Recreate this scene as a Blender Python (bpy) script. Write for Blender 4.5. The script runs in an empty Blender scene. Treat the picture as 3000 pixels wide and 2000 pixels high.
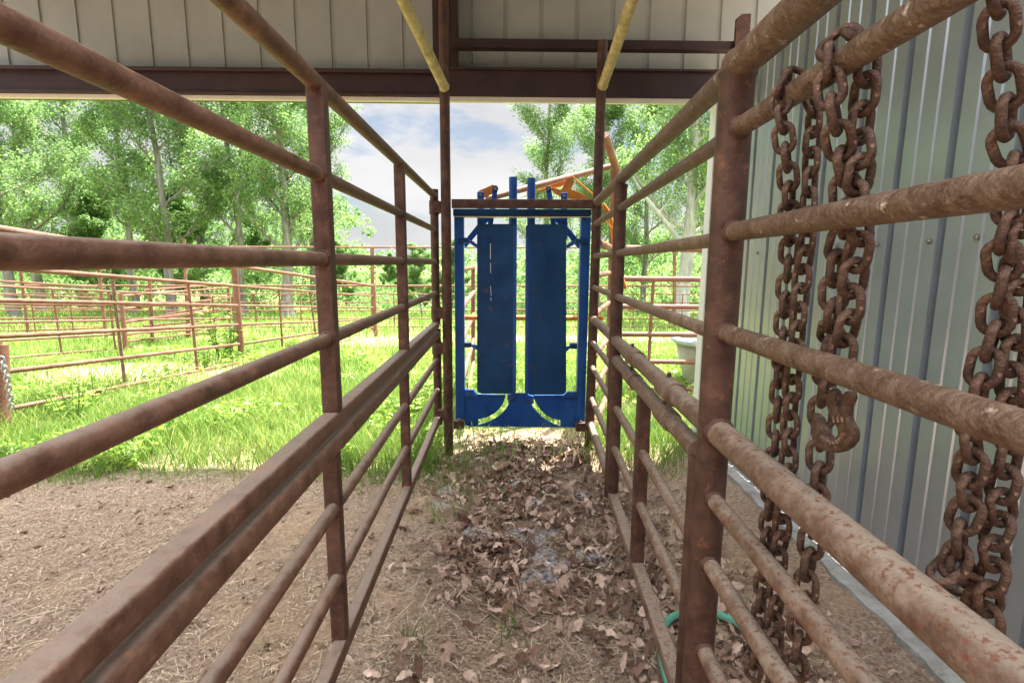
import bpy, bmesh, math, random
import numpy as np
from math import sin, cos, pi, atan, radians, sqrt
from mathutils import Vector, Matrix
random.seed(7); RNG = np.random.default_rng(7)
D = bpy.data; SC = bpy.context.scene; COL = SC.collection

# ------------------------------------------------------------------ camera
p_ = atan(230/1500); yw = atan(20/1500); rl = radians(.3)
CZ = 1.246
F = np.array([sin(yw)*cos(p_), cos(yw)*cos(p_), -sin(p_)])
r0 = np.cross(F, [0,0,1]); r0 /= np.linalg.norm(r0); u0 = np.cross(r0, F)
CR = r0*cos(rl)+u0*sin(rl); CU = -r0*sin(rl)+u0*cos(rl)
cam = D.cameras.new("Camera"); camo = D.objects.new("camera", cam); COL.objects.link(camo)
cam.lens = 18; cam.sensor_width = 36; cam.clip_end = 2000; cam.clip_start = .02
camo.matrix_world = Matrix(((CR[0],CU[0],-F[0],0),(CR[1],CU[1],-F[1],0),(CR[2],CU[2],-F[2],CZ),(0,0,0,1)))
SC.camera = camo

# ------------------------------------------------------------------ sun, sky, exposure
SUN = Vector((.22,.27,1)).normalized()
sun = D.lights.new("sun", 'SUN'); sun.energy = 4.3; sun.angle = radians(.6); sun.color = (1,.95,.86)
so = D.objects.new("sun", sun); COL.objects.link(so); so.rotation_euler = SUN.to_track_quat('Z','Y').to_euler()
w = D.worlds.new("World"); SC.world = w; w.use_nodes = True
nt = w.node_tree; nt.nodes.clear(); N = nt.nodes.new; L = nt.links.new
out = N('ShaderNodeOutputWorld'); bg = N('ShaderNodeBackground'); sky = N('ShaderNodeTexSky')
sky.sky_type = 'NISHITA'; sky.sun_disc = False
sky.sun_elevation = math.asin(SUN.z); sky.sun_rotation = math.atan2(SUN.x, SUN.y)
sky.dust_density = 1.5
tc = N('ShaderNodeTexCoord'); mp = N('ShaderNodeMapping'); mp.inputs['Scale'].default_value = (1,1,2.6)
mp.inputs['Location'].default_value = (2.2,.35,.176)
n1 = N('ShaderNodeTexNoise'); n1.inputs['Scale'].default_value = 2.3; n1.inputs['Detail'].default_value = 10; n1.inputs['Roughness'].default_value = .58
r1 = N('ShaderNodeValToRGB'); r1.color_ramp.elements[0].position = .415; r1.color_ramp.elements[1].position = .49
n2 = N('ShaderNodeTexNoise'); n2.inputs['Scale'].default_value = 1.7; n2.inputs['Detail'].default_value = 6
r2 = N('ShaderNodeValToRGB'); r2.color_ramp.elements[0].position = .3; r2.color_ramp.elements[0].color = (4.2,4.25,4.4,1)
r2.color_ramp.elements[1].position = .62; r2.color_ramp.elements[1].color = (6.9,6.9,6.95,1)
mx = N('ShaderNodeMixRGB')
L(tc.outputs['Generated'], mp.inputs[0]); L(mp.outputs[0], n1.inputs[0]); L(n1.outputs[0], r1.inputs[0])
L(mp.outputs[0], n2.inputs[0]); L(n2.outputs[0], r2.inputs[0])
sx = N('ShaderNodeSeparateXYZ'); L(tc.outputs['Generated'], sx.inputs[0])
mr = N('ShaderNodeMapRange'); mr.inputs['From Min'].default_value = .30; mr.inputs['From Max'].default_value = .85
mr.inputs['To Min'].default_value = .285; mr.inputs['To Max'].default_value = 2.3; L(sx.outputs['Z'], mr.inputs['Value'])
ml_ = N('ShaderNodeMixRGB'); ml_.blend_type = 'MULTIPLY'; ml_.inputs[0].default_value = 1; L(mx.outputs[0], ml_.inputs[1]); L(mr.outputs[0], ml_.inputs[2])
lo = N('ShaderNodeMapRange'); lo.inputs['From Min'].default_value = .13; lo.inputs['From Max'].default_value = .05; L(sx.outputs['Z'], lo.inputs['Value'])
mxx = N('ShaderNodeMath'); mxx.operation = 'MAXIMUM'; L(r1.outputs[0], mxx.inputs[0]); L(lo.outputs[0], mxx.inputs[1])
r1.color_ramp.elements[0].color = (.3,.3,.3,1)
L(mxx.outputs[0], mx.inputs[0]); L(sky.outputs[0], mx.inputs[1]); L(r2.outputs[0], mx.inputs[2])
bg.inputs[1].default_value = .085
L(ml_.outputs[0], bg.inputs[0]); L(bg.outputs[0], out.inputs[0])
vs = SC.view_settings; vs.view_transform = 'Standard'; vs.look = 'None'; vs.gamma = 1; vs.exposure = 2.5
SC.render.engine = 'CYCLES'
SC.cycles.max_bounces = 8; SC.cycles.diffuse_bounces = 5

# ------------------------------------------------------------------ pixel rays (photo is 3000 x 2000)
def ray(x, y): return F+CR*(x-1500)/1500-CU*(y-1000)/1500
C0 = np.array([0,0,CZ])
def onY(x, y, Y): v = ray(x,y); return C0+v*Y/v[1]
def onX(x, y, a, b=0.): v = ray(x,y); return C0+v*(a/(v[0]-b*v[1]))
SL = .05
def gz(Y, X=0): return -SL*max(0.,Y-4.)
def onG(x, y):
    v = ray(x,y); k = -v[2]/v[1]
    Y = CZ/k
    if Y > 4: Y = (CZ-SL*4)/(k-SL)
    return C0+v*Y/v[1]
def onL(x, y, A, B):      # vertical plane through ground points A and B
    v = ray(x,y); n = np.array([B[1]-A[1], A[0]-B[0]])
    t = (n[0]*A[0]+n[1]*A[1])/(n[0]*v[0]+n[1]*v[1]); return C0+v*t

# ------------------------------------------------------------------ materials
def ramp(t, stops):
    r = t.nodes.new('ShaderNodeValToRGB'); e = r.color_ramp.elements
    while len(e) < len(stops): e.new(.5)
    for k, (p, c) in enumerate(stops): e[k].position = p; e[k].color = (*c, 1)
    return r
def mat(name, stops, scale=8, rough=.7, metal=0, bump=.15, bscale=60, speck=None, spscale=60, spr=(.56,.66), stretch=(1,1,1), detail=6, spec=.3, trans=0, island=None, rvar=0, dust=None, rgh=.65):
    m = D.materials.new(name); m.use_nodes = True; t = m.node_tree; t.nodes.clear(); n = t.nodes.new; l = t.links.new
    o = n('ShaderNodeOutputMaterial'); b = n('ShaderNodeBsdfPrincipled'); g = n('ShaderNodeTexCoord'); mpp = n('ShaderNodeMapping')
    mpp.inputs['Scale'].default_value = stretch
    l(g.outputs['Object'], mpp.inputs[0])
    a = n('ShaderNodeTexNoise'); a.inputs['Scale'].default_value = scale; a.inputs['Detail'].default_value = detail; a.inputs['Roughness'].default_value = rgh
    l(mpp.outputs[0], a.inputs[0])
    rp = ramp(t, stops); l(a.outputs[0], rp.inputs[0]); c = rp.outputs[0]
    if dust:  # dust on up-facing faces; its pale tone also paints the tops as lit
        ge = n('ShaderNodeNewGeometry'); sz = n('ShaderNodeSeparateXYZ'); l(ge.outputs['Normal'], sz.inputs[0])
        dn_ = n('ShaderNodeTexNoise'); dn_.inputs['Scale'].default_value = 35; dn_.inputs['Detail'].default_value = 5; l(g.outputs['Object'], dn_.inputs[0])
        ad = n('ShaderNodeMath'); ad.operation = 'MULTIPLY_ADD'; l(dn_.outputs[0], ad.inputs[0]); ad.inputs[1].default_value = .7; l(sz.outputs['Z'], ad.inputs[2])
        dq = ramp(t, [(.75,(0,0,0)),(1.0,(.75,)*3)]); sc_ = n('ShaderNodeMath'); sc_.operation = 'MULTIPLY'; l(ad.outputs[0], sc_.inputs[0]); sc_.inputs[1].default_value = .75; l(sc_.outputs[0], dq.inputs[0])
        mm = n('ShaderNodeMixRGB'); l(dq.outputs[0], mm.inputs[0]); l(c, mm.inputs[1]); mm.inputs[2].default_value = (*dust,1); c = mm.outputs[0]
    if speck:
        s = n('ShaderNodeTexNoise'); s.inputs['Scale'].default_value = spscale; s.inputs['Detail'].default_value = 4; s.inputs['Roughness'].default_value = .7
        l(mpp.outputs[0], s.inputs[0])
        q = ramp(t, [(spr[0],(0,0,0)),(spr[1],(1,1,1))]); l(s.outputs[0], q.inputs[0])
        mm = n('ShaderNodeMixRGB'); l(q.outputs[0], mm.inputs[0]); l(c, mm.inputs[1]); mm.inputs[2].default_value = (*speck,1); c = mm.outputs[0]
    if island:
        gi = n('ShaderNodeNewGeometry'); ri = ramp(t, island); l(gi.outputs['Random Per Island'], ri.inputs[0])
        mm = n('ShaderNodeMixRGB'); mm.blend_type = 'MULTIPLY'; mm.inputs[0].default_value = 1; l(c, mm.inputs[1]); l(ri.outputs[0], mm.inputs[2]); c = mm.outputs[0]
    l(c, b.inputs['Base Color']); b.inputs['Roughness'].default_value = rough; b.inputs['Metallic'].default_value = metal
    b.inputs['Specular IOR Level'].default_value = spec
    if rvar:
        rr = ramp(t, [(.35,(rough-rvar,)*3),(.65,(rough+rvar,)*3)]); l(a.outputs[0], rr.inputs[0]); l(rr.outputs[0], b.inputs['Roughness'])
    if bump:
        bn = n('ShaderNodeTexNoise'); bn.inputs['Scale'].default_value = bscale; bn.inputs['Detail'].default_value = 5; l(mpp.outputs[0], bn.inputs[0])
        bb = n('ShaderNodeBump'); bb.inputs['Strength'].default_value = bump; bb.inputs['Distance'].default_value = .01
        l(bn.outputs[0], bb.inputs['Height']); l(bb.outputs[0], b.inputs['Normal'])
    if trans:
        tr = n('ShaderNodeBsdfTranslucent'); l(c, tr.inputs[0]); ms = n('ShaderNodeMixShader'); ms.inputs[0].default_value = trans
        l(b.outputs[0], ms.inputs[1]); l(tr.outputs[0], ms.inputs[2]); l(ms.outputs[0], o.inputs[0])
    else: l(b.outputs[0], o.inputs[0])
    return m
M = {}
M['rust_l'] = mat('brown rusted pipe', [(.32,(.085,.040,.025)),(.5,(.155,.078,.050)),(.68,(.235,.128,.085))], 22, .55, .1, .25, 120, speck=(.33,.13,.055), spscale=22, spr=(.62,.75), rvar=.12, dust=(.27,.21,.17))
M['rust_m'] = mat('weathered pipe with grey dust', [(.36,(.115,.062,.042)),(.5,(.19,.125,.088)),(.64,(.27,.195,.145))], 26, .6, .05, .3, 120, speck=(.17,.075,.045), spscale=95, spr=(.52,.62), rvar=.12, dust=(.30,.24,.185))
M['rust_n'] = mat('mottled rusty pipe', [(.34,(.062,.032,.020)),(.48,(.135,.080,.052)),(.66,(.225,.158,.112))], 30, .5, .1, .6, 130, rgh=.82, detail=12, speck=(.50,.42,.33), spscale=42, spr=(.62,.72), rvar=.16)
M['rust_p'] = mat('dark brown post', [(.33,(.045,.023,.016)),(.5,(.080,.040,.028)),(.67,(.125,.066,.045))], 16, .5, .1, .25, 90, speck=(.25,.10,.055), spscale=25, spr=(.6,.75), rvar=.1)
M['rust_o'] = mat('orange rusted pipe', [(.3,(.13,.058,.040)),(.5,(.195,.092,.063)),(.7,(.26,.14,.10))], 6, .6, .05, .2, 60, rvar=.1)
M['orange'] = mat('orange painted steel', [(.3,(.42,.13,.02)),(.7,(.62,.24,.04))], 9, .4, .1, .1, 60)
M['dusty'] = mat('pipe coated in yellow dust', [(.3,(.30,.23,.10)),(.5,(.46,.38,.19)),(.7,(.60,.52,.31))], 22, .85, 0, .5, 150, speck=(.24,.15,.08), spscale=60, spr=(.58,.7))
M['beam'] = mat('dark red primer steel', [(.3,(.032,.017,.016)),(.7,(.058,.030,.026))], 5, .45, .1, .1, 60, speck=(.3,.26,.2), spscale=30, spr=(.75,.8))
M['trim'] = mat('cream painted trim', [(.3,(.60,.55,.42)),(.7,(.72,.68,.55))], 4, .5, 0, .05, 60)
M['white'] = mat('white painted steel trim', [(.3,(.66,.68,.66)),(.7,(.76,.77,.74))], 3, .4, 0, .03, 60)
M['siding'] = mat('galvanised grey siding', [(.3,(.40,.445,.485)),(.5,(.45,.505,.55)),(.7,(.51,.565,.615))], 1.2, .32, .65, 0, 300, speck=(.30,.30,.28), spscale=90, spr=(.72,.80), rvar=.02, spec=.5)
M['head'] = mat('greige steel siding', [(.3,(.28,.295,.265)),(.7,(.35,.365,.335))], 3, .55, .1, .04, 200, speck=(.3,.27,.2), spscale=45, spr=(.76,.8))
M['blue'] = mat('blue painted steel', [(.3,(.004,.05,.21)),(.5,(.006,.075,.30)),(.75,(.012,.11,.40))], 5, .33, .15, .06, 90, speck=(.22,.085,.035), spscale=10, spr=(.66,.73), spec=.5, rvar=.06)
M['dblue'] = mat('dark blue painted plate', [(.3,(.003,.034,.10)),(.5,(.005,.050,.145)),(.75,(.012,.075,.20))], 4, .38, .15, .06, 90, speck=(.17,.075,.03), spscale=13, spr=(.635,.74), rvar=.1)
M['chain'] = mat('rusty chain steel', [(.3,(.048,.026,.018)),(.5,(.10,.056,.038)),(.7,(.18,.11,.08))], 55, .6, .3, .5, 260, speck=(.38,.22,.15), spscale=110, spr=(.60,.72))
M['zinc'] = mat('zinc chain', [(.3,(.35,.36,.38)),(.7,(.5,.52,.55))], 30, .35, .8, .1)
M['bolt'] = mat('dull bolt steel', [(.3,(.16,.14,.12)),(.7,(.4,.38,.35))], 80, .4, .7, .1)
M['concrete'] = mat('pale concrete', [(.3,(.22,.21,.19)),(.5,(.33,.325,.30)),(.7,(.42,.41,.385))], 14, .85, 0, .9, 70, speck=(.18,.17,.15), spscale=40, spr=(.62,.7))
M['hose'] = mat('green rubber hose', [(.3,(.08,.30,.20)),(.7,(.14,.42,.30))], 20, .5, 0, .1, 90, speck=(.2,.2,.15), spscale=60, spr=(.62,.7))
M['tank'] = mat('beige plastic tank', [(.3,(.28,.28,.22)),(.7,(.40,.40,.32))], 4, .5, 0, .05, 30, speck=(.12,.08,.05), spscale=5, spr=(.64,.68), stretch=(1,1,.5))
M['rim'] = mat('blue grey plastic rim', [(.3,(.33,.42,.50)),(.7,(.5,.58,.64))], 10, .4, 0, .05, 60)
M['water'] = mat('tank water', [(.3,(.05,.07,.02)),(.7,(.10,.13,.04))], 6, .04, 0, .1, 25, spec=.8)
M['bark'] = mat('grey bark', [(.3,(.09,.085,.07)),(.5,(.19,.18,.155)),(.7,(.32,.31,.28))], 9, .9, 0, 1, 30, stretch=(1,1,.22))
M['barkp'] = mat('pale bark', [(.3,(.20,.20,.18)),(.5,(.34,.34,.31)),(.7,(.5,.5,.46))], 9, .9, 0, 1, 30, stretch=(1,1,.22))
LI = [(0,(.62,.72,.6)),(.4,(.95,1,.9)),(.8,(1.15,1.1,.9)),(1,(1.6,1.35,.9))]
M['leafA'] = mat('oak foliage', [(.3,(.15,.26,.10)),(.5,(.20,.335,.125)),(.7,(.28,.41,.155))], .9, .45, 0, 0, trans=.62, island=LI, spec=.4)
M['leafB'] = mat('darker foliage', [(.3,(.13,.235,.09)),(.5,(.18,.305,.11)),(.7,(.25,.37,.13))], .9, .45, 0, 0, trans=.62, island=LI, spec=.4)
M['weed'] = mat('broad weed leaves', [(.3,(.16,.29,.05)),(.5,(.23,.37,.065)),(.7,(.33,.45,.08))], 3, .45, 0, 0, trans=.45, island=LI, spec=.4)
GI = [(0,(.6,.75,.55)),(.5,(1,1,.9)),(.85,(1.25,1.15,.9)),(.93,(2.0,1.35,1.6)),(1,(2.4,1.6,2.4))]
M['grass'] = mat('meadow grass', [(.3,(.12,.22,.045)),(.5,(.18,.295,.065)),(.7,(.27,.36,.10))], .8, .5, 0, 0, trans=.45, island=GI)
M['dryg'] = mat('dry straw', [(.3,(.36,.27,.18)),(.7,(.58,.48,.36))], 12, .8, 0, 0, island=[(0,(.45,.42,.4)),(.5,(1,1,1)),(1,(1.45,1.4,1.35))])
M['deadleaf'] = mat('dead oak leaves', [(.3,(.27,.185,.135)),(.5,(.40,.295,.23)),(.7,(.54,.43,.35))], 25, .7, 0, .3, 90, trans=.12, island=[(0,(.24,.16,.13)),(.3,(.60,.48,.42)),(.6,(.95,.88,.84)),(1,(1.75,1.75,1.78))])
M['stem'] = mat('green stem', [(.3,(.10,.17,.04)),(.7,(.17,.25,.06))], 20, .6, 0, 0)
M['twig'] = mat('dead twig', [(.3,(.13,.09,.06)),(.7,(.24,.18,.13))], 40, .8, 0, .3)

# web: thin translucent silk
m = D.materials.new('spider silk'); m.use_nodes = True; t = m.node_tree; t.nodes.clear()
o = t.nodes.new('ShaderNodeOutputMaterial'); a = t.nodes.new('ShaderNodeBsdfDiffuse'); a.inputs[0].default_value = (.75,.80,.88,1)
b = t.nodes.new('ShaderNodeBsdfTransparent'); s = t.nodes.new('ShaderNodeMixShader'); g = t.nodes.new('ShaderNodeTexCoord')
n = t.nodes.new('ShaderNodeTexNoise'); n.inputs['Scale'].default_value = 38; n.inputs['Detail'].default_value = 8; n.inputs['Roughness'].default_value = .7
q = ramp(t, [(.42,(.0,)*3),(.78,(.5,)*3)]); t.links.new(g.outputs['Object'], n.inputs[0]); t.links.new(n.outputs[0], q.inputs[0])
t.links.new(q.outputs[0], s.inputs[0]); t.links.new(b.outputs[0], s.inputs[1]); t.links.new(a.outputs[0], s.inputs[2]); t.links.new(s.outputs[0], o.inputs[0])
M['web'] = m

# ground: dirt floor with sand, chips and meadow soil beyond
def ground_mat():
    m = D.materials.new('dirt and meadow soil'); m.use_nodes = True; t = m.node_tree; t.nodes.clear(); n = t.nodes.new; l = t.links.new
    o = n('ShaderNodeOutputMaterial'); b = n('ShaderNodeBsdfPrincipled'); b.inputs['Roughness'].default_value = .95; b.inputs['Specular IOR Level'].default_value = .1
    g = n('ShaderNodeTexCoord')
    def noise(s, d=6, r=.6): a = n('ShaderNodeTexNoise'); a.inputs['Scale'].default_value = s; a.inputs['Detail'].default_value = d; a.inputs['Roughness'].default_value = r; l(g.outputs['Object'], a.inputs[0]); return a
    def mixc(f, c1, c2):
        mm = n('ShaderNodeMixRGB'); l(f, mm.inputs[0])
        for k, c in ((1,c1),(2,c2)):
            if isinstance(c, tuple): mm.inputs[k].default_value = (*c,1)
            else: l(c, mm.inputs[k])
        return mm.outputs[0]
    fine = ramp(t, [(.32,(.12,.074,.050)),(.45,(.38,.26,.18)),(.55,(.56,.42,.31)),(.70,(.80,.68,.56))]); l(noise(75,8,.75).outputs[0], fine.inputs[0])
    sand = ramp(t, [(.3,(.43,.28,.17)),(.5,(.56,.39,.25)),(.7,(.70,.54,.38))]); l(noise(60,6,.7).outputs[0], sand.inputs[0])
    big = ramp(t, [(.50,(0,0,0)),(.62,(1,1,1))]); l(noise(1.6,5).outputs[0], big.inputs[0])
    dk = ramp(t, [(.30,(1,1,1)),(.42,(0,0,0))]); l(noise(5,5,.7).outputs[0], dk.inputs[0])
    c = mixc(big.outputs[0], fine.outputs[0], sand.outputs[0])
    c = mixc(dk.outputs[0], c, (.13,.075,.045))
    green = ramp(t, [(.35,(.14,.20,.05)),(.6,(.24,.28,.09)),(.75,(.40,.34,.18))]); l(noise(3,8,.7).outputs[0], green.inputs[0])
    at = n('ShaderNodeAttribute'); at.attribute_name = 'grass'; 
    c = mixc(at.outputs['Fac'], c, green.outputs[0])
    ah = n('ShaderNodeAttribute'); ah.attribute_name = 'humus'; c = mixc(ah.outputs['Fac'], c, (.075,.05,.036))
    l(c, b.inputs['Base Color'])
    bp = n('ShaderNodeBump'); bp.inputs['Strength'].default_value = .9; bp.inputs['Distance'].default_value = .035; l(noise(45,10,.8).outputs[0], bp.inputs['Height']); l(bp.outputs[0], b.inputs['Normal'])
    l(b.outputs[0], o.inputs[0]); return m
M['ground'] = ground_mat()

# ------------------------------------------------------------------ object helpers
def tag(o, label=None, cat=None, group=None, kind=None):
    if label: o['label'] = label
    if cat: o['category'] = cat
    if group: o['group'] = group
    if kind: o['kind'] = kind
    return o
def empty(name, loc, label, cat, group=None):
    o = D.objects.new(name, None); COL.objects.link(o); o.location = Vector([float(v) for v in loc]); o.empty_display_size = .1
    return tag(o, label, cat, group)
def V(p): return Vector((float(p[0]), float(p[1]), float(p[2])))
class MB:
    def __init__(s): s.v = []; s.f = []; s.sm = []
    def add(s, vs, fs, smooth=False):
        k = len(s.v); s.v += [tuple(map(float,x)) for x in vs]; s.f += [[k+i for i in f] for f in fs]; s.sm += [smooth]*len(fs); return s
    def sweep(s, pts, rad, n=16, caps=True):
        pts = [V(p) for p in pts]; rs = rad if isinstance(rad,(list,tuple)) else [rad]*len(pts)
        vs, fs = [], []; up = None
        for i, p in enumerate(pts):
            d = (pts[min(i+1,len(pts)-1)]-pts[max(i-1,0)]).normalized()
            if up is None:
                up = Vector((0,0,1)) if abs(d.z) < .9 else Vector((1,0,0))
            a = d.cross(up).normalized(); b_ = a.cross(d).normalized(); up = b_
            for k in range(n):
                t = 2*pi*k/n; vs.append(p+(a*cos(t)+b_*sin(t))*rs[i])
        for i in range(len(pts)-1):
            for k in range(n):
                j = (k+1)%n; fs.append([i*n+k, i*n+j, (i+1)*n+j, (i+1)*n+k])
        s.add(vs, fs, True)
        if caps:
            s.add(vs[:n], [list(range(n))]); s.add(vs[-n:], [list(range(n))[::-1]])
        return s
    def pipe(s, a, b, r, n=18, w0=True, w1=True):
        a = V(a); b = V(b); L_ = (b-a).length; d = (b-a)/L_
        ts, rs = [], []
        q = min(.006/L_,.1)
        if w0: ts += [0,q,2*q]; rs += [r*1.10,r*1.09,r]
        else: ts += [0]; rs += [r]
        m_ = max(1,int(L_/.18))
        for k in range(1,m_): ts.append(k/m_); rs.append(r*(1+random.uniform(-.012,.012)))
        if w1: ts += [1-2*q,1-q,1]; rs += [r,r*1.09,r*1.10]
        else: ts += [1]; rs += [r]
        z = sorted(zip(ts,rs)); return s.sweep([a+d*L_*t for t,_ in z], [r_ for _,r_ in z], n)
    def bar(s, a, b, w_, h_, up=(0,0,1), bev=.004):   # rectangular tube with rounded corners
        a = V(a); b = V(b); d = (b-a).normalized(); u = Vector(up); x = d.cross(u).normalized(); u = x.cross(d).normalized()
        pr = []; 
        for cx, cy, t0 in ((1,1,0),(-1,1,90),(-1,-1,180),(1,-1,270)):
            for k in (0,30,60,90):
                t = radians(t0+k); pr.append((cx*(w_/2-bev)+bev*cos(t), cy*(h_/2-bev)+bev*sin(t)))
        n = len(pr); vs = [p+x*q[0]+u*q[1] for p in (a,b) for q in pr]
        s.add(vs, [[i,(i+1)%n,n+(i+1)%n,n+i] for i in range(n)], True)
        s.add(vs[:n], [list(range(n))[::-1]]); s.add(vs[n:], [list(range(n))]); return s
    def box(s, lo, hi):
        x0,y0,z0 = lo; x1,y1,z1 = hi
        v = [(x0,y0,z0),(x1,y0,z0),(x1,y1,z0),(x0,y1,z0),(x0,y0,z1),(x1,y0,z1),(x1,y1,z1),(x0,y1,z1)]
        return s.add(v, [[0,3,2,1],[4,5,6,7],[0,1,5,4],[1,2,6,5],[2,3,7,6],[3,0,4,7]])
    def build(s, name, m_, parent=None, bevel=0, **kw):
        me = D.meshes.new(name); off = parent_loc(parent)
        me.from_pydata([(x-off[0],y-off[1],z-off[2]) for x,y,z in s.v], [], s.f)
        me.polygons.foreach_set('use_smooth', s.sm); me.materials.append(M[m_] if isinstance(m_,str) else m_); me.update()
        o = D.objects.new(name, me); COL.objects.link(o)
        if parent: o.parent = parent
        if bevel:
            b_ = o.modifiers.new('bevel','BEVEL'); b_.width = bevel; b_.segments = 2; b_.limit_method = 'ANGLE'
        if kw: tag(o, **kw)
        return o
def parent_loc(p):
    o = [0,0,0]
    while p: o = [o[i]+p.location[i] for i in range(3)]; p = p.parent
    return o
def pipe(name, a, b, r, m_, parent, n=18, **k): return MB().pipe(a,b,r,n,**k).build(name, m_, parent)
def fast_mesh(name, verts, faces_flat, nper, m_, parent=None, off=(0,0,0), smooth=False):
    me = D.meshes.new(name); nv = len(verts); nf = len(faces_flat)//nper
    me.vertices.add(nv); me.vertices.foreach_set('co', (np.asarray(verts,dtype=np.float32)-np.array(off,dtype=np.float32)).ravel())
    me.loops.add(nf*nper); me.loops.foreach_set('vertex_index', np.asarray(faces_flat,dtype=np.int32).ravel())
    me.polygons.add(nf); me.polygons.foreach_set('loop_start', np.arange(0,nf*nper,nper,dtype=np.int32))
    if smooth: me.polygons.foreach_set('use_smooth', np.ones(nf,dtype=bool))
    me.update(calc_edges=True); me.validate(); me.materials.append(M[m_])
    return me
def obj(name, me, parent=None):
    o = D.objects.new(name, me); COL.objects.link(o)
    if parent: o.parent = parent
    return o

# ------------------------------------------------------------------ ground
xs = np.unique(np.concatenate([-np.geomspace(900,8,14), np.linspace(-8,-2.5,60), np.linspace(-2.5,2,170), np.linspace(2,8,60), np.geomspace(8,900,14)]))
ys = np.unique(np.concatenate([np.linspace(-3,.4,18), np.linspace(.4,4,150), np.linspace(4,14,90), np.linspace(14,40,40), np.geomspace(40,1200,14)]))
GX, GY = np.meshgrid(xs, ys)
def wob(x, y, s, seed):
    r = np.random.default_rng(seed); z = np.zeros_like(x)
    for _ in range(9):
        a, b_ = r.normal(0,1,2)*s; z += np.sin(a*x+b_*y+r.uniform(0,6.28))
    return z/9
def grassf(x, y):       # 0 bare dirt, 1 meadow
    e = wob(x,y,3,1)*.35+wob(x,y,9,2)*.12
    inner = (x > -.42) & (x < .62)
    lim = np.where(inner, 3.55, np.where(x > .6, 3.0, 2.72))
    g = np.clip((y+e*.6-lim)/.35, 0, 1)
    for cx, cy, rx, ry in ((-4.1,6.0,1.5,1.1),(-3.6,4.9,.8,.6),(.2,10.5,4.2,.8),(1.75,4.35,.9,.42),(-2.5,9.6,1.0,.6)):
        d = np.sqrt(((x-cx)/rx)**2+((y-cy)/ry)**2)+e*.9
        g = np.minimum(g, np.clip((d-.55)/.6, 0.42, 1))
    return g
GG = grassf(GX, GY)
SLP = np.where(GY > 4, -SL*(GY-4), 0)
SLP = np.where(GY > 60, -SL*56, SLP)
GZ = SLP + wob(GX,GY,6,3)*.012*(GY<14) + wob(GX,GY,22,4)*.011*(GY<5) + wob(GX,GY,60,5)*.004*(GY<4)
GZ += np.where(GX > 1.0, np.clip((GX-1.0)/.3,0,1)*.03, 0)*(GY<3.4)
ny, nx = GX.shape
idx = np.arange(ny*nx).reshape(ny,nx)
fc = np.stack([idx[:-1,:-1],idx[:-1,1:],idx[1:,1:],idx[1:,:-1]],-1).reshape(-1)
me = fast_mesh('ground', np.stack([GX,GY,GZ],-1).reshape(-1,3), fc, 4, 'ground', smooth=True)
at = me.attributes.new('grass','FLOAT','POINT'); at.data.foreach_set('value', GG.ravel().astype(np.float32))
HM = np.exp(-((GX-.12-.05*(GY-2))/.36)**2)*np.clip((GY-1.6)/.5,0,1)*np.clip((3.4-GY)/.5,0,1)*np.clip(.5+1.2*wob(GX,GY,9,41)+.8*wob(GX,GY,25,42),0,1)
at = me.attributes.new('humus','FLOAT','POINT'); at.data.foreach_set('value', (HM*.85).ravel().astype(np.float32))
tag(obj('ground', me), kind='structure')

# ------------------------------------------------------------------ barn: right wall, header wall, beams, roof
def siding(name, ax, fixed, u0_, u1_, z0, z1, phase, m_, parent, deep=.042, sign=1, step=.213, minor=True):
    # profile along u: flat sheet with deep recessed ribs and two shallow ones per module
    pts = []
    k = math.floor((u0_-phase)/step)-1
    while phase+k*step < u1_+step:
        c = phase+k*step
        for du, d in ((-.015,0),(-.013,deep),(.010,deep),(.016,0),(.060,0),(.064,.005),(.074,.005),(.078,0),(.128,0),(.132,.005),(.142,.005),(.146,0)):
            if not minor and du > .03: continue
            u = c+du
            if u0_ <= u <= u1_: pts.append((u,d))
        k += 1
    pts = [(u0_,0)]+pts+[(u1_,0)]
    mb = MB(); vs = []
    for u, d in pts:
        for z in (z0,z1):
            vs.append((fixed+sign*d,u,z) if ax == 'y' else (u,fixed+sign*d,z))
    n = len(pts)
    # back sheet gives it thickness
    for u, d in pts:
        for z in (z0,z1):
            dd = d+.0025
            vs.append((fixed+sign*dd,u,z) if ax == 'y' else (u,fixed+sign*dd,z))
    fs = [[2*i,2*i+2,2*i+3,2*i+1] for i in range(n-1)]+[[2*n+2*i+1,2*n+2*i+3,2*n+2*i+2,2*n+2*i] for i in range(n-1)]
    fs += [[2*i,2*n+2*i,2*n+2*i+2,2*i+2] for i in range(n-1)]+[[2*i+1,2*i+3,2*n+2*i+3,2*n+2*i+1] for i in range(n-1)]
    mb.add(vs, fs); return mb.build(name, m_, parent)
WX = 1.35
wall = empty('barn_wall', (WX,1.5,0), 'grey corrugated metal side wall on a concrete footing, to the right of the alley', 'wall')
siding('metal_siding', 'y', WX, -.9, 3.43, .055, 2.30, 1.603-.213*10, 'siding', wall)
siding('metal_siding', 'y', WX, -.9, 2.70, 2.3005, 3.4, 1.603-.213*10, 'siding', wall)
mb = MB(); ft = []
n = 90
for i in range(n+1):
    y = -.9+4.4*i/n
    ft.append((1.292+.006*sin(y*17)+.004*sin(y*41), y))
vs = []
for x, y in ft: vs += [(x,y,-.1),(x+.004*sin(y*33),y,.046+.004*sin(y*23)),(x+.045,y,.052),(1.55,y,.053)]
mb.add(vs, [[4*i+k,4*i+k+1,4*i+5+k,4*i+4+k] for i in range(n) for k in range(3)]); mb.add(vs[-4:], [[0,1,2,3]]); mb.build('concrete_footing','concrete',wall)
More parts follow.
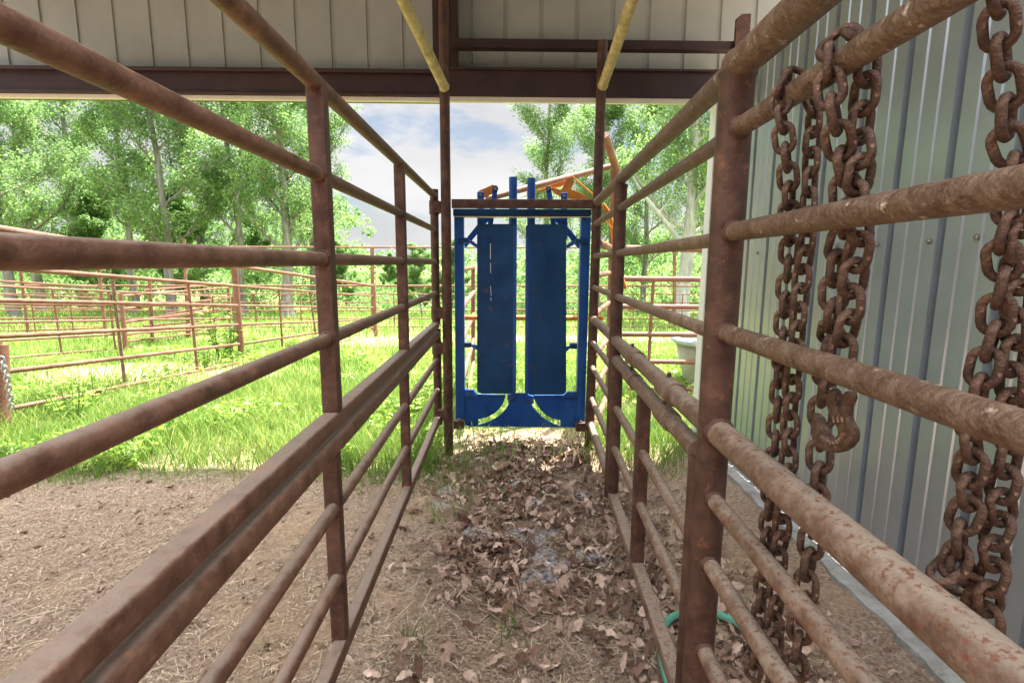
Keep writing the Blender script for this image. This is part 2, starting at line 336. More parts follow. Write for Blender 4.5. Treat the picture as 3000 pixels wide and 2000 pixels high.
# screw heads along the girt
for px_, py_ in ((2219,741),(2282,737),(2452,719),(2568,717),(2720,707),(2357,738),(2860,695)):
    p = onX(px_,py_,WX-.004); MB().sweep([p+np.array([0,0,0]),p+np.array([-.006,0,0])],[.0075,.0055],6).sweep([p,p+np.array([-.0015,0,0])],.0095,12).build('screw','bolt',wall)
MB().box((WX+.046,-.9,1.33),(WX+.10,3.4,1.42)).build('girt','beam',wall)
a = onY(2093,400,3.5)[0]
cpost = empty('corner_trim', (WX,3.5,0), 'white folded steel trim closing the end of the corrugated wall', 'trim')
MB().box((WX-.012,3.432,.02),(WX+.055,3.525,2.27)).build('outer_face','white',cpost,bevel=.003)
MB().box((WX+.0555,3.434,.02),(WX+.078,3.47,2.27)).build('return_lip','trim',cpost,bevel=.002)

hd = empty('header_wall', (-2,3.6,2.4), 'pale ribbed metal wall above the opening, behind the brown beam', 'wall')
siding('metal_siding', 'x', 3.60, -4.3, -.33, 2.36, 3.4, -.66, 'head', hd, deep=.010, step=.232, minor=False)
siding('metal_siding', 'x', 3.60, -.325, 1.80, 2.36, 3.4, -.235, 'head', hd, deep=.010, step=.232, minor=False)
hb = empty('header_beam', (-2,3.45,2.26), 'dark brown steel beam across the top of the opening with a cream lower trim', 'beam')
MB().box((-4.3,3.44,2.277),(-.375,3.58,2.425)).box((-4.3,3.405,2.410),(-.375,3.439,2.432)).box((-4.3,3.41,2.276),(-.375,3.439,2.292)).build('beam_section','beam',hb,bevel=.003)
MB().box((-.37,3.42,2.282),(1.34,3.56,2.445)).box((-.37,3.40,2.432),(1.34,3.419,2.446)).build('beam_section','beam',hb,bevel=.003)
MB().box((-4.3,3.43,2.250),(-.372,3.46,2.2755)).build('lower_trim','trim',hb,bevel=.003)
MB().box((-.37,3.43,2.250),(1.34,3.46,2.2815)).build('lower_trim','trim',hb,bevel=.003)
col = empty('steel_column', (-.38,3.5,2.45), 'dark brown steel column standing on the header beam above the left chute post', 'column')
MB().box((-.462,3.47,2.433),(-.425,3.58,3.4)).box((-.425,3.50,2.433),(-.31,3.515,3.4)).box((-.345,3.45,2.447),(-.308,3.58,3.4)).build('flanges','beam',col,bevel=.002)
rf = empty('barn_roof', (-2,1.5,3.4), 'low unseen strip of metal roof shading the alley, just above the picture', 'roof')
MB().box((-3.8,.9,3.42),(1.9,3.72,3.46)).build('roof_sheet','head',rf)  # unseen roof strip, cut short to shade the floor yet let skylight in
bw = empty('added_dark_wall', (-1,-2.4,0), 'unseen dark ribbed wall added behind the viewer to darken the siding reflections', 'wall')
siding('metal_siding', 'x', -2.4, -4.2, 1.9, .05, 3.3, -.1, 'beam', bw, deep=.01, step=.232, minor=False, sign=-1)  # unseen dark wall, added to block sky light and darken the rib reflections
# horizontal channel at the top and short chamfered stub
ch = empty('channel_rail', (.6,3.4,2.59), 'narrow dark brown channel rail running across the siding above the beam', 'rail')
A_ = onY(1318,127,3.38); B_ = onY(2165,122,3.38)
mb = MB(); z = A_[2]; mb.box((A_[0],3.37,z-.028),(B_[0],3.376,z+.026)).box((A_[0],3.3765,z+.020),(B_[0],3.41,z+.026)).box((A_[0],3.345,z-.034),(B_[0],3.41,z-.0285)); mb.build('channel','beam',ch,bevel=.002)
p = onY(2178,110,3.36)
stub = empty('steel_stub', (p[0],3.36,2.5), 'short brown flat steel stub with clipped corner beside the corrugated wall top', 'stub')
x0, x1 = onY(2155,60,3.36)[0], onY(2197,60,3.36)[0]; zt = onY(2170,43,3.36)[2]
pl = [(x0,2.40),(x1,2.40),(x1,zt),(x0+.03,zt-.002),(x0,zt-.03)]
vs = [(x,3.345,z) for x,z in pl]+[(x,3.368,z) for x,z in pl]
MB().add(vs, [[0,1,2,3,4],[9,8,7,6,5]]+[[i,5+i,5+(i+1)%5,(i+1)%5] for i in range(5)]).build('plate','rust_p',stub,bevel=.002)

# ------------------------------------------------------------------ alley frame (two tall posts, crossbar, overhead pipes)
af = empty('alley_frame', (.1,3.25,0), 'tall brown pipe frame with two posts and dusty overhead pipes at the alley end', 'frame')
LP0 = onY(1315,1334,3.2); LP0[2] = -.05
LPt = onY(1300,8,3.2); LPt[2] = 3.35
RP0 = onY(1725,1316,3.31); RP0[2] = -.05
RPt = onY(1766,122,3.31)
pipe('post', LP0, LPt, .0305, 'rust_p', af, 24, w0=False, w1=False)
pipe('post', RP0, RPt, .0305, 'rust_p', af, 24, w0=False, w1=False)
a = onY(1323,597,3.22); b = onY(1735,598,3.30)
MB().bar(a, b, .045, .052, bev=.005).build('crossbar','rust_p',af)
for (x0,y0,Y0),(x1,y1,Y1) in (((1302,256,3.16),(1181,0,2.55)),((1766,252,3.27),(1853,0,2.62))):
    a = onY(x0,y0,Y0); b = onY(x1,y1,Y1); e = a+(b-a)*2.6
    pipe('overhead_pipe', a, e, .0285, 'dusty', af, 24, w1=False)

# ------------------------------------------------------------------ left gates (upper and lower)
GA = -.437
def L_(x, y, a=GA): return onX(x,y,a)
def lp(Y, z, x=GA): return np.array([x,Y,z])
ug = empty('pipe_gate', (GA,3.2,.85), 'upper brown pipe gate left of the alley, five rails above the doubled tube', 'gate', 'gates along the alley')
YE = 3.22
for z, r in ((1.653,.0200),(1.449,.0165),(1.2545,.0165),(1.060,.0165)):
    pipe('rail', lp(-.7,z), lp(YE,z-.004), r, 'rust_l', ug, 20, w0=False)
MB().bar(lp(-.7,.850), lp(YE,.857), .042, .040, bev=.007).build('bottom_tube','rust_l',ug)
pipe('hinge_stile', lp(YE,.86), lp(YE+.01,1.685), .0255, 'rust_p', ug, 22, w0=False, w1=False)
for Y in (2.19, 1.262): MB().bar(lp(Y,.872), lp(Y,1.640), .042, .036, up=(0,1,0), bev=.005).build('upright','rust_p',ug)
lg = empty('pipe_gate', (GA,3.2,.2), 'lower brown pipe gate left of the alley, below the doubled tube', 'gate', 'gates along the alley')
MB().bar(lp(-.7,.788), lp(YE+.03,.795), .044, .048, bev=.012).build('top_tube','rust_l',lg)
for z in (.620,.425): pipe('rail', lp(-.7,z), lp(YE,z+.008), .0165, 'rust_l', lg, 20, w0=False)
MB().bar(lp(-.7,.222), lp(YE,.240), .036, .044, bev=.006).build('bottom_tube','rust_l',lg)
pipe('hinge_stile', lp(YE+.02,.20), lp(YE+.02,.83), .0265, 'rust_p', lg, 22, w0=False, w1=False)
for Y in (2.19, 1.248): MB().bar(lp(Y,.246,GA-.004), lp(Y,.765,GA-.004), .040, .034, up=(0,1,0), bev=.005).build('upright','rust_p',lg)
for z, g_ in ((1.578,ug),(.935,ug),(.705,lg),(.27,lg)):
    mb = MB(); yy = YE+.008 if g_ is ug else YE+.02
    mb.sweep([(GA,yy,z-.04),(GA,yy,z+.04)], .0315, 20)
    mb.box((GA,yy-.036,z-.034),(-.372,yy-.030,z+.034)).box((GA,yy+.002,z-.034),(-.372,yy+.008,z+.034))
    mb.build('hinge_band','rust_p',g_,bevel=.001)

# ------------------------------------------------------------------ right side panels
def plane_line(P, Q):      # returns function Y -> X
    return lambda Y: P[0]+(Q[0]-P[0])*(Y-P[1])/(Q[1]-P[1])
RA, RB = .3975, .0525
def R_(Y, z, d=0): return np.array([RA+RB*Y+d, Y, z])
YF, YM, YN = 3.28, 2.40, 1.065
fx = empty('rail_section', R_(YF,0), 'short fixed brown rail panel beside the right alley post', 'panel', 'rail panels right of the alley')
lev = [(1.625,.0245),(1.495,.0175),(1.292,.0165),(1.092,.0165),(.888,.0235),(.735,.0155),(.575,.0155),(.365,.0155),(.185,.0235)]
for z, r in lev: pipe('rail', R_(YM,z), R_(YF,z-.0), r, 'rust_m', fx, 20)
mu = empty('rail_section', R_(YM,.9), 'upper middle panel with slip sleeves, between the two right uprights', 'panel', 'rail panels right of the alley')
pipe('far_stile', R_(YM,.10), R_(YM,1.60), .0285, 'rust_p', mu, 24, w0=False)
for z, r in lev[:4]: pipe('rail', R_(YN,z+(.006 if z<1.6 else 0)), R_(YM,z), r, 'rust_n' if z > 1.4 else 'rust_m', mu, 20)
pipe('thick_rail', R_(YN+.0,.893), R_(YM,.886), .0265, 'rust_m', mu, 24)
def sleeve(x, y, parent, zc, r, L2):
    p = onX(x,y,RA,RB); Yc = p[1]
    a, b = R_(Yc-L2,zc), R_(Yc+L2,zc)
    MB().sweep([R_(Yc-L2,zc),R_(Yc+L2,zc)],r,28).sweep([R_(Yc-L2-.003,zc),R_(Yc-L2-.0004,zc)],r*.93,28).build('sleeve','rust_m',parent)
    MB().sweep([R_(Yc+.02,zc+r),R_(Yc+.02,zc+r+.012)],.006,8).build('set_screw','rust_p',parent)
sleeve(1855,1042,mu,.889,.0335,.085); sleeve(1965,1120,mu,.890,.0335,.06)
ml = empty('rail_section', R_(YM-.06,.1), 'lower middle panel with slip sleeves, hung below the thick rail', 'panel', 'rail panels right of the alley')
YL = YM-.075; YK = YN+.085
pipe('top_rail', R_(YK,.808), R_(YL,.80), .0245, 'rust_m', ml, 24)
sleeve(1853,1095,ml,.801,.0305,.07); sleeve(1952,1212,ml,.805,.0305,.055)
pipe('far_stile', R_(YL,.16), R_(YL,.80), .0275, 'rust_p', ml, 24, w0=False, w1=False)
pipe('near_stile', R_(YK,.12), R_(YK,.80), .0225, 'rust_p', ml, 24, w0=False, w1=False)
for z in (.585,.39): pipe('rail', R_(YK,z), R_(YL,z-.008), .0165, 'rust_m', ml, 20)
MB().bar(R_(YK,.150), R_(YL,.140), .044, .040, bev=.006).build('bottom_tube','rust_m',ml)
MB().bar(R_(1.745,.162), R_(1.745,.785), .044, .044, up=(0,1,0), bev=.005).build('upright','rust_p',ml)
# near post and near panel
def Nn(Y, z, d=0): return np.array([.4215+.03*Y+d, Y, z])
nrp = empty('rail_section', Nn(YN,0), 'near right rail panel with a thick upright, the one that chains hang on', 'panel', 'rail panels right of the alley')
pipe('upright', Nn(YN,-.03), Nn(YN,1.615), .0335, 'rust_p', nrp, 28, w0=False)
for z, r in ((1.628,.0305),(1.507,.0185),(1.309,.0185),(1.106,.0185),(.893,.0275),(.742,.0175),(.592,.0175),(.380,.0175)):
    y0 = YN
    pipe('thick_rail' if r > .025 else 'rail', Nn(y0,z), Nn(-.35,z+.006), r, 'rust_n' if z > .95 else 'rust_m', nrp, 26, w1=False, w0=True)

def welds(parent, centre_r, Xf, mat_):
    # lumpy weld beads where rails meet an upright; centre_r: list of (Y, half depth, z, rail radius, side)
    rw = random.Random(11)
    for Y, hd_, z, r, sd in centre_r:
        mb = MB(); k0 = 0; a = Xf(Y+sd*(hd_-.002),z); b = Xf(Y+sd*(hd_+.0035),z); c = Xf(Y+sd*(hd_+.009),z)
        mb.sweep([a,b,c],[r*1.16+.002,r*1.10+.002,r*1.0],26)
        for i in range(k0,len(mb.v)):
            x,y,zz_ = mb.v[i]; mb.v[i] = (x+rw.uniform(-.0011,.0011),y+rw.uniform(-.0014,.0014),zz_+rw.uniform(-.0011,.0011))
        mb.build('weld_bead', mat_, parent)
welds(nrp, [(YN,.031,z,r,-1) for z,r in ((1.507,.0185),(1.309,.0185),(1.106,.0185),(.893,.0275),(.742,.0175),(.592,.0175),(.380,.0175))], Nn, 'rust_p')
welds(mu, [(YM,.026,z,r,-1) for z,r in ((1.495,.0175),(1.292,.0165),(1.092,.0165),(.886,.0265))], R_, 'rust_p')
welds(ug, [(1.262,.018,z,r,-1) for z,r in ((1.449,.0165),(1.2545,.0165),(1.060,.0165))]+[(2.19,.018,z,r,-1) for z,r in ((1.449,.0165),(1.2545,.0165),(1.060,.0165))], lp, 'rust_p')
welds(lg, [(Y,.017,z,.0165,-1) for Y in (1.248,2.19) for z in (.620,.425)], lp, 'rust_p')

# ------------------------------------------------------------------ chains
LINK_R, LINK_W, LINK_H, PITCH = .0048, .0126, .0080, .0302
def link_mesh():
    path = []
    for k in range(9): t = -pi/2+pi*k/8; path.append((LINK_W*sin(t+0)*1.0, LINK_H+LINK_W*cos(t)))
    pts = [(x,z) for x,z in path]+[(-x,-z) for x,z in path]
    vs, fs, m_ = [], [], 10; n = len(pts)
    for i in range(n):
        a = Vector((pts[i][0],0,pts[i][1])); d = Vector((pts[(i+1)%n][0]-pts[i-1][0],0,pts[(i+1)%n][1]-pts[i-1][1])).normalized()
        s_ = Vector((0,1,0)).cross(d)
        for k in range(m_):
            t = 2*pi*k/m_; rr = LINK_R*(1+.05*sin(5*t+i)); vs.append(a+s_*cos(t)*rr+Vector((0,1,0))*sin(t)*rr)
    for i in range(n):
        for k in range(m_): fs.append([i*m_+k, i*m_+(k+1)%m_, ((i+1)%n)*m_+(k+1)%m_, ((i+1)%n)*m_+k])
    me = D.meshes.new('link'); me.from_pydata(vs,[],fs); me.polygons.foreach_set('use_smooth',[True]*len(fs)); me.materials.append(M['chain']); me.update(); return me
LINK = link_mesh()
def chain(pts, parent, base=.3, sc=1., mesh=None, maxn=100, jit=.22):
    P = [V(p) for p in pts]; cum = [0]
    for i in range(1,len(P)): cum.append(cum[-1]+(P[i]-P[i-1]).length)
    def at_(s):
        for i in range(1,len(P)):
            if s <= cum[i]: return P[i-1].lerp(P[i], (s-cum[i-1])/max(1e-6,cum[i]-cum[i-1]))
        return P[-1]
    st = PITCH*sc; nn = min(maxn,int(cum[-1]/st)); off = Vector(parent_loc(parent)); first = None
    for i in range(nn):
        a, b = at_(i*st), at_((i+1)*st); c = (a+b)/2; z = (b-a).normalized()
        ref = Vector((cos(base),sin(base),0)); 
        if abs(z.dot(ref)) > .95: ref = Vector((0,0,1))
        x = (ref-z*ref.dot(z)).normalized(); y = z.cross(x)
        R = Matrix((x,y,z)).transposed().to_4x4()
        if first is None: o = D.objects.new('link', mesh or LINK); first = o
        else: o = first.copy()
        COL.objects.link(o); o.parent = parent
        o.matrix_local = Matrix.Translation(c-off) @ R @ Matrix.Rotation((i%2)*pi/2+random.uniform(-jit,jit),4,'Z') @ Matrix.Scale(sc,4)
def cp(pts, d): return [onX(x,y,.4215+dd,.03) for (x,y),dd in zip(pts, d if isinstance(d,(list,tuple)) else [d]*len(pts))]
c1 = empty('chain', Nn(.80,1.53), 'rusty chain looped over the rail nearest the thick upright, reaching the ground', 'chain', 'rusty chains on the right panel')
A = [(2283,300),(2296,402),(2310,513),(2314,712),(2305,823),(2296,957),(2283,1136),(2274,1247),(2273,1287),(2248,1557),(2233,1710),(2227,1812),(2212,1940),(2200,2010)]
Bc = [(2372,290),(2388,344),(2379,424),(2375,504),(2368,600),(2366,712),(2350,796),(2343,890),(2337,979),(2323,1082),(2319,1158),(2314,1225),(2313,1300),(2309,1363),(2291,1557),(2279,1634),(2276,1736),(2268,1838),(2272,1914),(2262,2010)]
loop = [np.array([.445-.03,.797,1.505]),]
pa = cp(A,[-.022,-.020,.0]+[.026]*11); pb = cp(Bc, .030)
yy = pa[0][1]
top = [pa[0], np.array([pa[0][0]-.002,yy-.003,1.520]), np.array([.4215+.03*yy-.008,(yy+pb[0][1])/2,1.536]), np.array([.4215+.03*yy+.022,pb[0][1],1.525]), pb[0]]
chain(top[::-1]+pa[1:], c1, .75, maxn=52); chain(pb, c1, .3, maxn=48)
c2 = empty('chain', Nn(.65,1.54), 'heavy rusty chain looped over the rail with a hook on its end', 'chain', 'rusty chains on the right panel')
Cc = [(2421,180),(2432,268),(2444,344),(2457,411),(2470,482),(2479,549),(2473,689),(2448,765),(2441,890),(2438,957),(2426,1015),(2417,1113),(2408,1180),(2405,1261),(2401,1327),(2400,1389),(2392,1445),(2375,1608),(2365,1660),(2360,1736),(2345,1838),(2335,1889),(2324,2010)]
Dc = [(2546,150),(2540,201),(2536,268),(2524,340),(2515,415),(2526,487),(2508,560),(2524,689),(2508,747),(2502,814),(2488,877),(2490,948),(2470,1002),(2457,1130)]
pa = cp(Cc,[-.020,-.022,-.012,.0,.015,.024]+[.030]*3+[.04,.055,.06,.062,.062,.060,.058,.055,.05,.045,.04]+[.035]*5); pb = cp(Dc,.028)
yy = pa[0][1]
top = [pa[0], pa[0]+np.array([.004,-.004,.022]), np.array([.4215+.03*yy-.006,(yy+pb[0][1])/2,1.545]), np.array([.4215+.03*yy+.024,pb[0][1],1.528]), pb[0]]
chain(top[::-1]+pa[1:], c2, .75, 1.17, maxn=58); chain(pb, c2, .2, 1.17, maxn=30)
# hook
HD = .4215+.022
def hk(x, y, d=0): v = ray(2250+x/3.135,900+y/3.135); return C0+v*((HD+d)/(v[0]-.03*v[1]))
outline = [(395,960),(425,985),(450,1030),(475,1090),(520,1160),(560,1205),(600,1200),(632,1160),(625,1110),(590,1050),(560,990),(535,930),(520,880),(528,800),(545,760),(575,745),(600,765),(605,800),(600,880),(625,925),(660,900),(668,850),(680,790),(700,768),(735,775),(752,810),(740,860),(712,920),(708,1000),(730,1060),(762,1110),(772,1170),(760,1230),(720,1285),(660,1320),(590,1335),(510,1318),(450,1285),(405,1230),(382,1160),(385,1080),(392,1010)]
hpts = [hk(x,y,-.006) for x,y in outline]; hbk = [p+np.array([.013,0,0]) for p in hpts]; n = len(hpts)
bm = bmesh.new(); f1 = [bm.verts.new(V(p)-Vector(c2.location)) for p in hpts]; f2 = [bm.verts.new(V(p)-Vector(c2.location)) for p in hbk]
bm.faces.new(f1); bm.faces.new(f2[::-1])
for i in range(n): bm.faces.new([f1[i],f2[i],f2[(i+1)%n],f1[(i+1)%n]])
bmesh.ops.recalc_face_normals(bm, faces=bm.faces); me = D.meshes.new('hook'); bm.to_mesh(me); me.materials.append(M['chain'])
ho = obj('hook', me, c2); b_ = ho.modifiers.new('bevel','BEVEL'); b_.width = .0035; b_.segments = 3; b_.limit_method = 'ANGLE'; b_.angle_limit = radians(50)
MB().sweep([hk(505,815,-.006),hk(770,830,.008),hk(800,850,.012)],.005,10).build('clevis_pin','chain',c2)
# raised worn lettering on the hook
mb = MB()
for k in range(9):
    t = radians(215-k*25+(0)); cx, cy = 585+0*k, 1150
    t = radians(150-k*17); x = 590+115*cos(t)*1.05; y = 1140+ 118*sin(t)
    x2 = 590+88*cos(t)*1.05; y2 = 1140+90*sin(t)
    mb.sweep([hk(x,y,-.0075),hk(x2,y2,-.0075)],.0026,6)
    if k%2: mb.sweep([hk(x,y,-.0075),hk(590+100*cos(t-.13),1140+104*sin(t-.13),-.0075)],.0022,6)
for k in range(3): mb.sweep([hk(600+38*k,1010,-.0075),hk(612+38*k,1058,-.0075)],.0022,6)
mb.build('raised_letters','rust_m',ho)
c3 = empty('chain', (.54,.55,1.62), 'thick rusty chain hanging closest to the viewer, at the right edge of the picture', 'chain', 'rusty chains on the right panel')
E_ = [(2905,-60),(2930,60),(2930,191),(2955,271),(2940,376),(2972,450),(2975,560),(2960,645),(2930,730),(2945,818),(2916,894),(2915,990),(2880,1060),(2865,1180),(2840,1261),(2858,1317),(2832,1384),(2848,1465),(2810,1532),(2822,1583),(2785,1674),(2765,1720)]
F_ = [(3010,500),(3010,600),(2995,680),(2988,741),(2985,830),(2976,921),(2975,1020),(2955,1127),(2968,1200),(2962,1353),(2925,1424),(2940,1516),(2905,1583),(2920,1659),(2885,1741),(2905,1802),(2890,1890)]
chain([onY(x,y,.55) for x,y in E_], c3, .5, maxn=48, jit=.3); chain([onY(x,y,.545) for x,y in F_], c3, .2, maxn=40, jit=.3)
lump = [onY(x,y,.55+k*.006) for k,(x,y) in enumerate([(2750,1690),(2800,1640),(2840,1700),(2870,1730),(2830,1790),(2790,1740)])]
chain(lump, c3, 1.1, maxn=8, jit=1.)

# ------------------------------------------------------------------ blue head gate
HY = 3.40
hg = empty('head_gate', (.1,HY,.12), 'blue steel cattle head gate standing across the end of the alley', 'head gate')
def hp(x, y, Y=HY): return onY(x,y,Y)
def plate(poly, Y0, Y1, name, m_, bevel=.003, parent=hg):
    pf = [hp(x,y,Y0) for x,y in poly]; pb_ = [np.array([p[0],Y1,p[2]]) for p in pf]; n = len(poly)
    off = Vector(parent_loc(parent))
    bm = bmesh.new(); a = [bm.verts.new(V(p)-off) for p in pf]; b = [bm.verts.new(V(p)-off) for p in pb_]
    bm.faces.new(a); bm.faces.new(b[::-1])
    for i in range(n): bm.faces.new([a[i],b[i],b[(i+1)%n],a[(i+1)%n]])
    bmesh.ops.recalc_face_normals(bm, faces=bm.faces); me = D.meshes.new(name); bm.to_mesh(me); me.materials.append(M[m_])
    o = obj(name, me, parent)
    if bevel: b_ = o.modifiers.new('bevel','BEVEL'); b_.width = bevel; b_.segments = 2; b_.limit_method = 'ANGLE'; b_.angle_limit = radians(40)
    return o
plate([(1330,634),(1358,634),(1362,1247),(1335,1246)],HY,HY+.07,'left_jamb','blue',.005)
plate([(1703,634),(1732,634),(1713,1252),(1687,1252)],HY,HY+.07,'right_jamb','blue',.005)
plate([(1327,611),(1732,613),(1732,633),(1327,632)],HY-.025,HY+.05,'top_bar','dblue',.004)
plate([(1327,633.5),(1732,634.5),(1732,636),(1327,635)],HY-.024,HY+.06,'top_bar_lip','trim',.001)
for x in (1337,1722):
    p = hp(x,622,HY-.026); MB().sweep([p,p+np.array([0,-.012,0])],.009,6).build('bolt','dblue',hg)
def rrect(x0,y0,x1,y1,rad,corners):   # corners: tl,tr,br,bl
    pts = []
    for (cx,cy,t0),on in zip(((x0,y0,180),(x1,y0,270),(x1,y1,0),(x0,y1,90)),corners):
        if not on: pts.append((cx,cy)); continue
        ox = cx+rad*(1 if cx==x0 else -1); oy = cy+rad*(1 if cy==y0 else -1)
        for k in range(7):
            t = radians(t0+15*k); pts.append((ox+rad*cos(t),oy+rad*sin(t)))
    return pts
pn1 = plate(rrect(1397.5,656,1504,1153,15,(1,0,0,1)),HY-.03,HY-.024,'left_panel','dblue',.0015)
plate([(1504.5,658),(1514,660),(1512,1147),(1502,1152)],HY-.031,HY+.05,'panel_flange','blue',.001,hg)
pn2 = plate(rrect(1549,657,1659,1156,15,(0,1,1,0)),HY-.03,HY-.024,'right_panel','dblue',.0015)
plate([(1548.5,659),(1541,661),(1538,1148),(1548,1153)],HY-.031,HY+.05,'panel_flange','blue',.001,hg)
# rust run on the left panel
mb = MB()
for y0,y1 in ((713,760),(770,800),(838,866),(872,880)):
    mb.sweep([hp(1437,y0,HY-.0305),hp(1438.5+(y1-840)*.02,y1,HY-.0305)],.0022,6)
mb.build('scratch','white',hg)
for x, y0 in ((1503.5,519.5),(1557,522)):
    a = hp(x,y0,HY+.085); b = hp(x-4,1180,HY+.085); MB().sweep([a,b],.0275,24).build('sliding_pipe','blue',hg)
# linkages
def flat(pts, w_, Y0, Y1, name, m_, parent=hg):
    P = [np.array(p,float) for p in pts]; Lf, Rt = [], []
    for i,p in enumerate(P):
        d = P[min(i+1,len(P)-1)]-P[max(i-1,0)]; d /= np.linalg.norm(d); n_ = np.array([-d[1],d[0]]); ww = w_[i] if isinstance(w_,(list,tuple)) else w_
        Lf.append(tuple(p+n_*ww/2)); Rt.append(tuple(p-n_*ww/2))
    return plate(Lf+Rt[::-1], Y0, Y1, name, m_, .0015, parent)
def disc(x, y, r, Y, name, m_, th=.02, n=24):
    p = hp(x,y,Y); MB().sweep([p,p+np.array([0,th,0])],r,n).build(name,m_,hg)
plate([(1398,562),(1418,562),(1418,700),(1398,700)],HY+.07,HY+.078,'bolt_tab','blue')
plate([(1643,564),(1663,564),(1663,700),(1643,700)],HY+.07,HY+.078,'bolt_tab','blue')
for x,y in ((1407,570),(1653,572)): disc(x,y,.0095,HY+.055,'bolt','bolt',.015,6)
flat([(1405,572),(1450,551)],[26,24],HY+.11,HY+.12,'link_arm','orange')
flat([(1451,552),(1445,600),(1436,660)],[15,15,15],HY+.09,HY+.10,'lever','blue')
flat([(1607,552),(1614,600),(1622,660)],[15,15,15],HY+.09,HY+.10,'lever','blue')
disc(1451,552,.0195,HY+.075,'roller','dblue'); disc(1607,553,.0165,HY+.075,'roller','dblue')
disc(1451,552,.010,HY+.068,'bolt','bolt',.01,6); disc(1607,553,.010,HY+.068,'bolt','bolt',.01,6)
flat([(1436,632),(1412,655),(1359,720)],17,HY+.10,HY+.11,'brace','blue')
flat([(1625,632),(1645,655),(1700,722)],17,HY+.10,HY+.11,'brace','blue')
plate([(1338,696),(1371,696),(1371,711),(1338,711)],HY-.03,HY-.001,'keeper','dblue'); plate([(1687,699),(1720,700),(1720,714),(1687,713)],HY-.03,HY-.001,'keeper','dblue')
plate([(1360,1004),(1381,1004),(1381,1018),(1360,1018)],HY-.02,HY+.03,'keeper','dblue'); plate([(1670,1006),(1691,1006),(1691,1023),(1670,1022)],HY-.02,HY+.03,'keeper','dblue')
for pts,w_ in (([(1371,704),(1383,711),(1398,722)],[5,11,9]),([(1687,707),(1676,714),(1660,724)],[5,11,9]),([(1381,1011),(1390,1015),(1400,1019)],[6,13,14]),([(1670,1015),(1662,1020),(1652,1026)],[6,13,14])):
    flat(pts,w_,HY-.012,HY-.004,'ear','blue')
# bottom plate with the curved cut-outs
def z7(x,y): return (1250+x/3.137, 880+y/3.137)
cl = [(765,925),(742,975),(705,1022),(655,1065),(600,1100),(540,1125),(480,1141)]
cr = [(955,925),(975,975),(1012,1022),(1060,1068),(1115,1105),(1170,1135),(1225,1155)]
plate([z7(*q) for q in [(765,900)]+cl+[(480,1150),(380,1152),(380,1154),(1370,1168),(1370,1160),(1225,1158)][:3]+[(380,1154),(1370,1168),(1230,1160)]+cr[::-1]+[(955,900),(945,850),(790,850)]],HY+.002,HY+.012,'bottom_plate','blue',.0012)
plate([z7(*q) for q in [(345,815),(430,815),(465,860),(725,866),(722,893),(700,950),(665,1000),(610,1045),(550,1075),(475,1092),(478,1152),(345,1152)]],HY+.014,HY+.024,'corner_plate','blue',.0012)
plate([z7(*q) for q in [(1375,835),(1300,835),(1255,868),(985,870),(985,900),(1010,950),(1045,1005),(1100,1055),(1160,1085),(1230,1100),(1228,1160),(1372,1166)]],HY+.014,HY+.024,'corner_plate','blue',.0012)
plate([z7(*q) for q in [(348,885),(455,890),(455,870),(430,818),(348,818)]],HY-.02,HY+.001,'corner_block','blue'); plate([z7(*q) for q in [(1370,890),(1255,890),(1255,872),(1300,838),(1370,838)]],HY-.02,HY+.001,'corner_block','blue')
for a,b in (((742,915),(815,895)),((905,905),(980,925))):
    plate([z7(a[0],a[1]-50),z7(b[0],b[1]-45),z7(*b),z7(*a)],HY-.02,HY+.04,'guide_foot','blue'); 
    MB().sweep([hp(*z7(*a),HY-.021),hp(*z7(*b),HY-.021)],.0035,8).build('hem','rust_p',hg)
for x0,y0,x1,y1 in ((1329,1233,1359,1257),(1688,1239,1716,1264)):
    plate([(x0,y0),(x1,y0),(x1,y1),(x0,y1)],HY-.06,HY-.002,'pivot_block','rust_p',.003)
    disc((x0+x1)/2,y0-3,.010,HY-.05,'bolt','bolt',.012,6)

# orange rigging and chute frame beyond the head gate
rg = empty('chute_linkage', (.6,4.3,1.4), 'orange lever arm, strap and drive pipe above and behind the blue head gate', 'linkage')
def Q(x,y,Y): return onY(x,y,Y)
pipe('drive_pipe', Q(1428,581,3.75), Q(1790,487,4.6), .0235, 'rust_o', rg, 18, w0=False)
rg2 = rg
def zz(x,y): return (1250+x/3.92, 480+y/3.92)
plate([zz(*q) for q in [(1050,400),(1240,325),(1380,275),(1450,270),(1545,300),(1580,230),(1605,165),(1650,145),(1690,170),(1690,230),(1660,290),(1700,305),(1780,340),(1840,370),(1905,410),(1900,425),(1620,400),(1560,390),(1500,360),(1430,300),(1380,300)]],3.86,3.872,'lever_plate','orange',.0015,rg)
plate([zz(*q) for q in [(1250,305),(1600,185),(1625,210),(1600,235),(1470,280),(1420,262)]],3.90,3.93,'lever_plate','orange',.0015,rg)
disc(1669,528,.011,3.84,'bolt','bolt',.012,6)
MB().sweep([Q(1675,516,3.86),Q(1735,568,3.87),Q(1762,600,3.88),Q(1786,640,3.9)],.006,8).build('strap','orange',rg)
MB().sweep([Q(1765,598,3.9),Q(1785,625,3.9),Q(1795,668,3.9),Q(1800,720,3.9),Q(1812,790,3.9),Q(1832,845,3.9)],.017,14).build('bent_strap','orange',rg)
MB().sweep([Q(1767,640,3.86),Q(1793,669,3.86)],.005,8).build('pin','orange',rg)
sqz = empty('squeeze_chute', (.3,4.3,gz(4.4)), 'orange rusted pipe sides of the squeeze chute behind the blue head gate', 'chute')
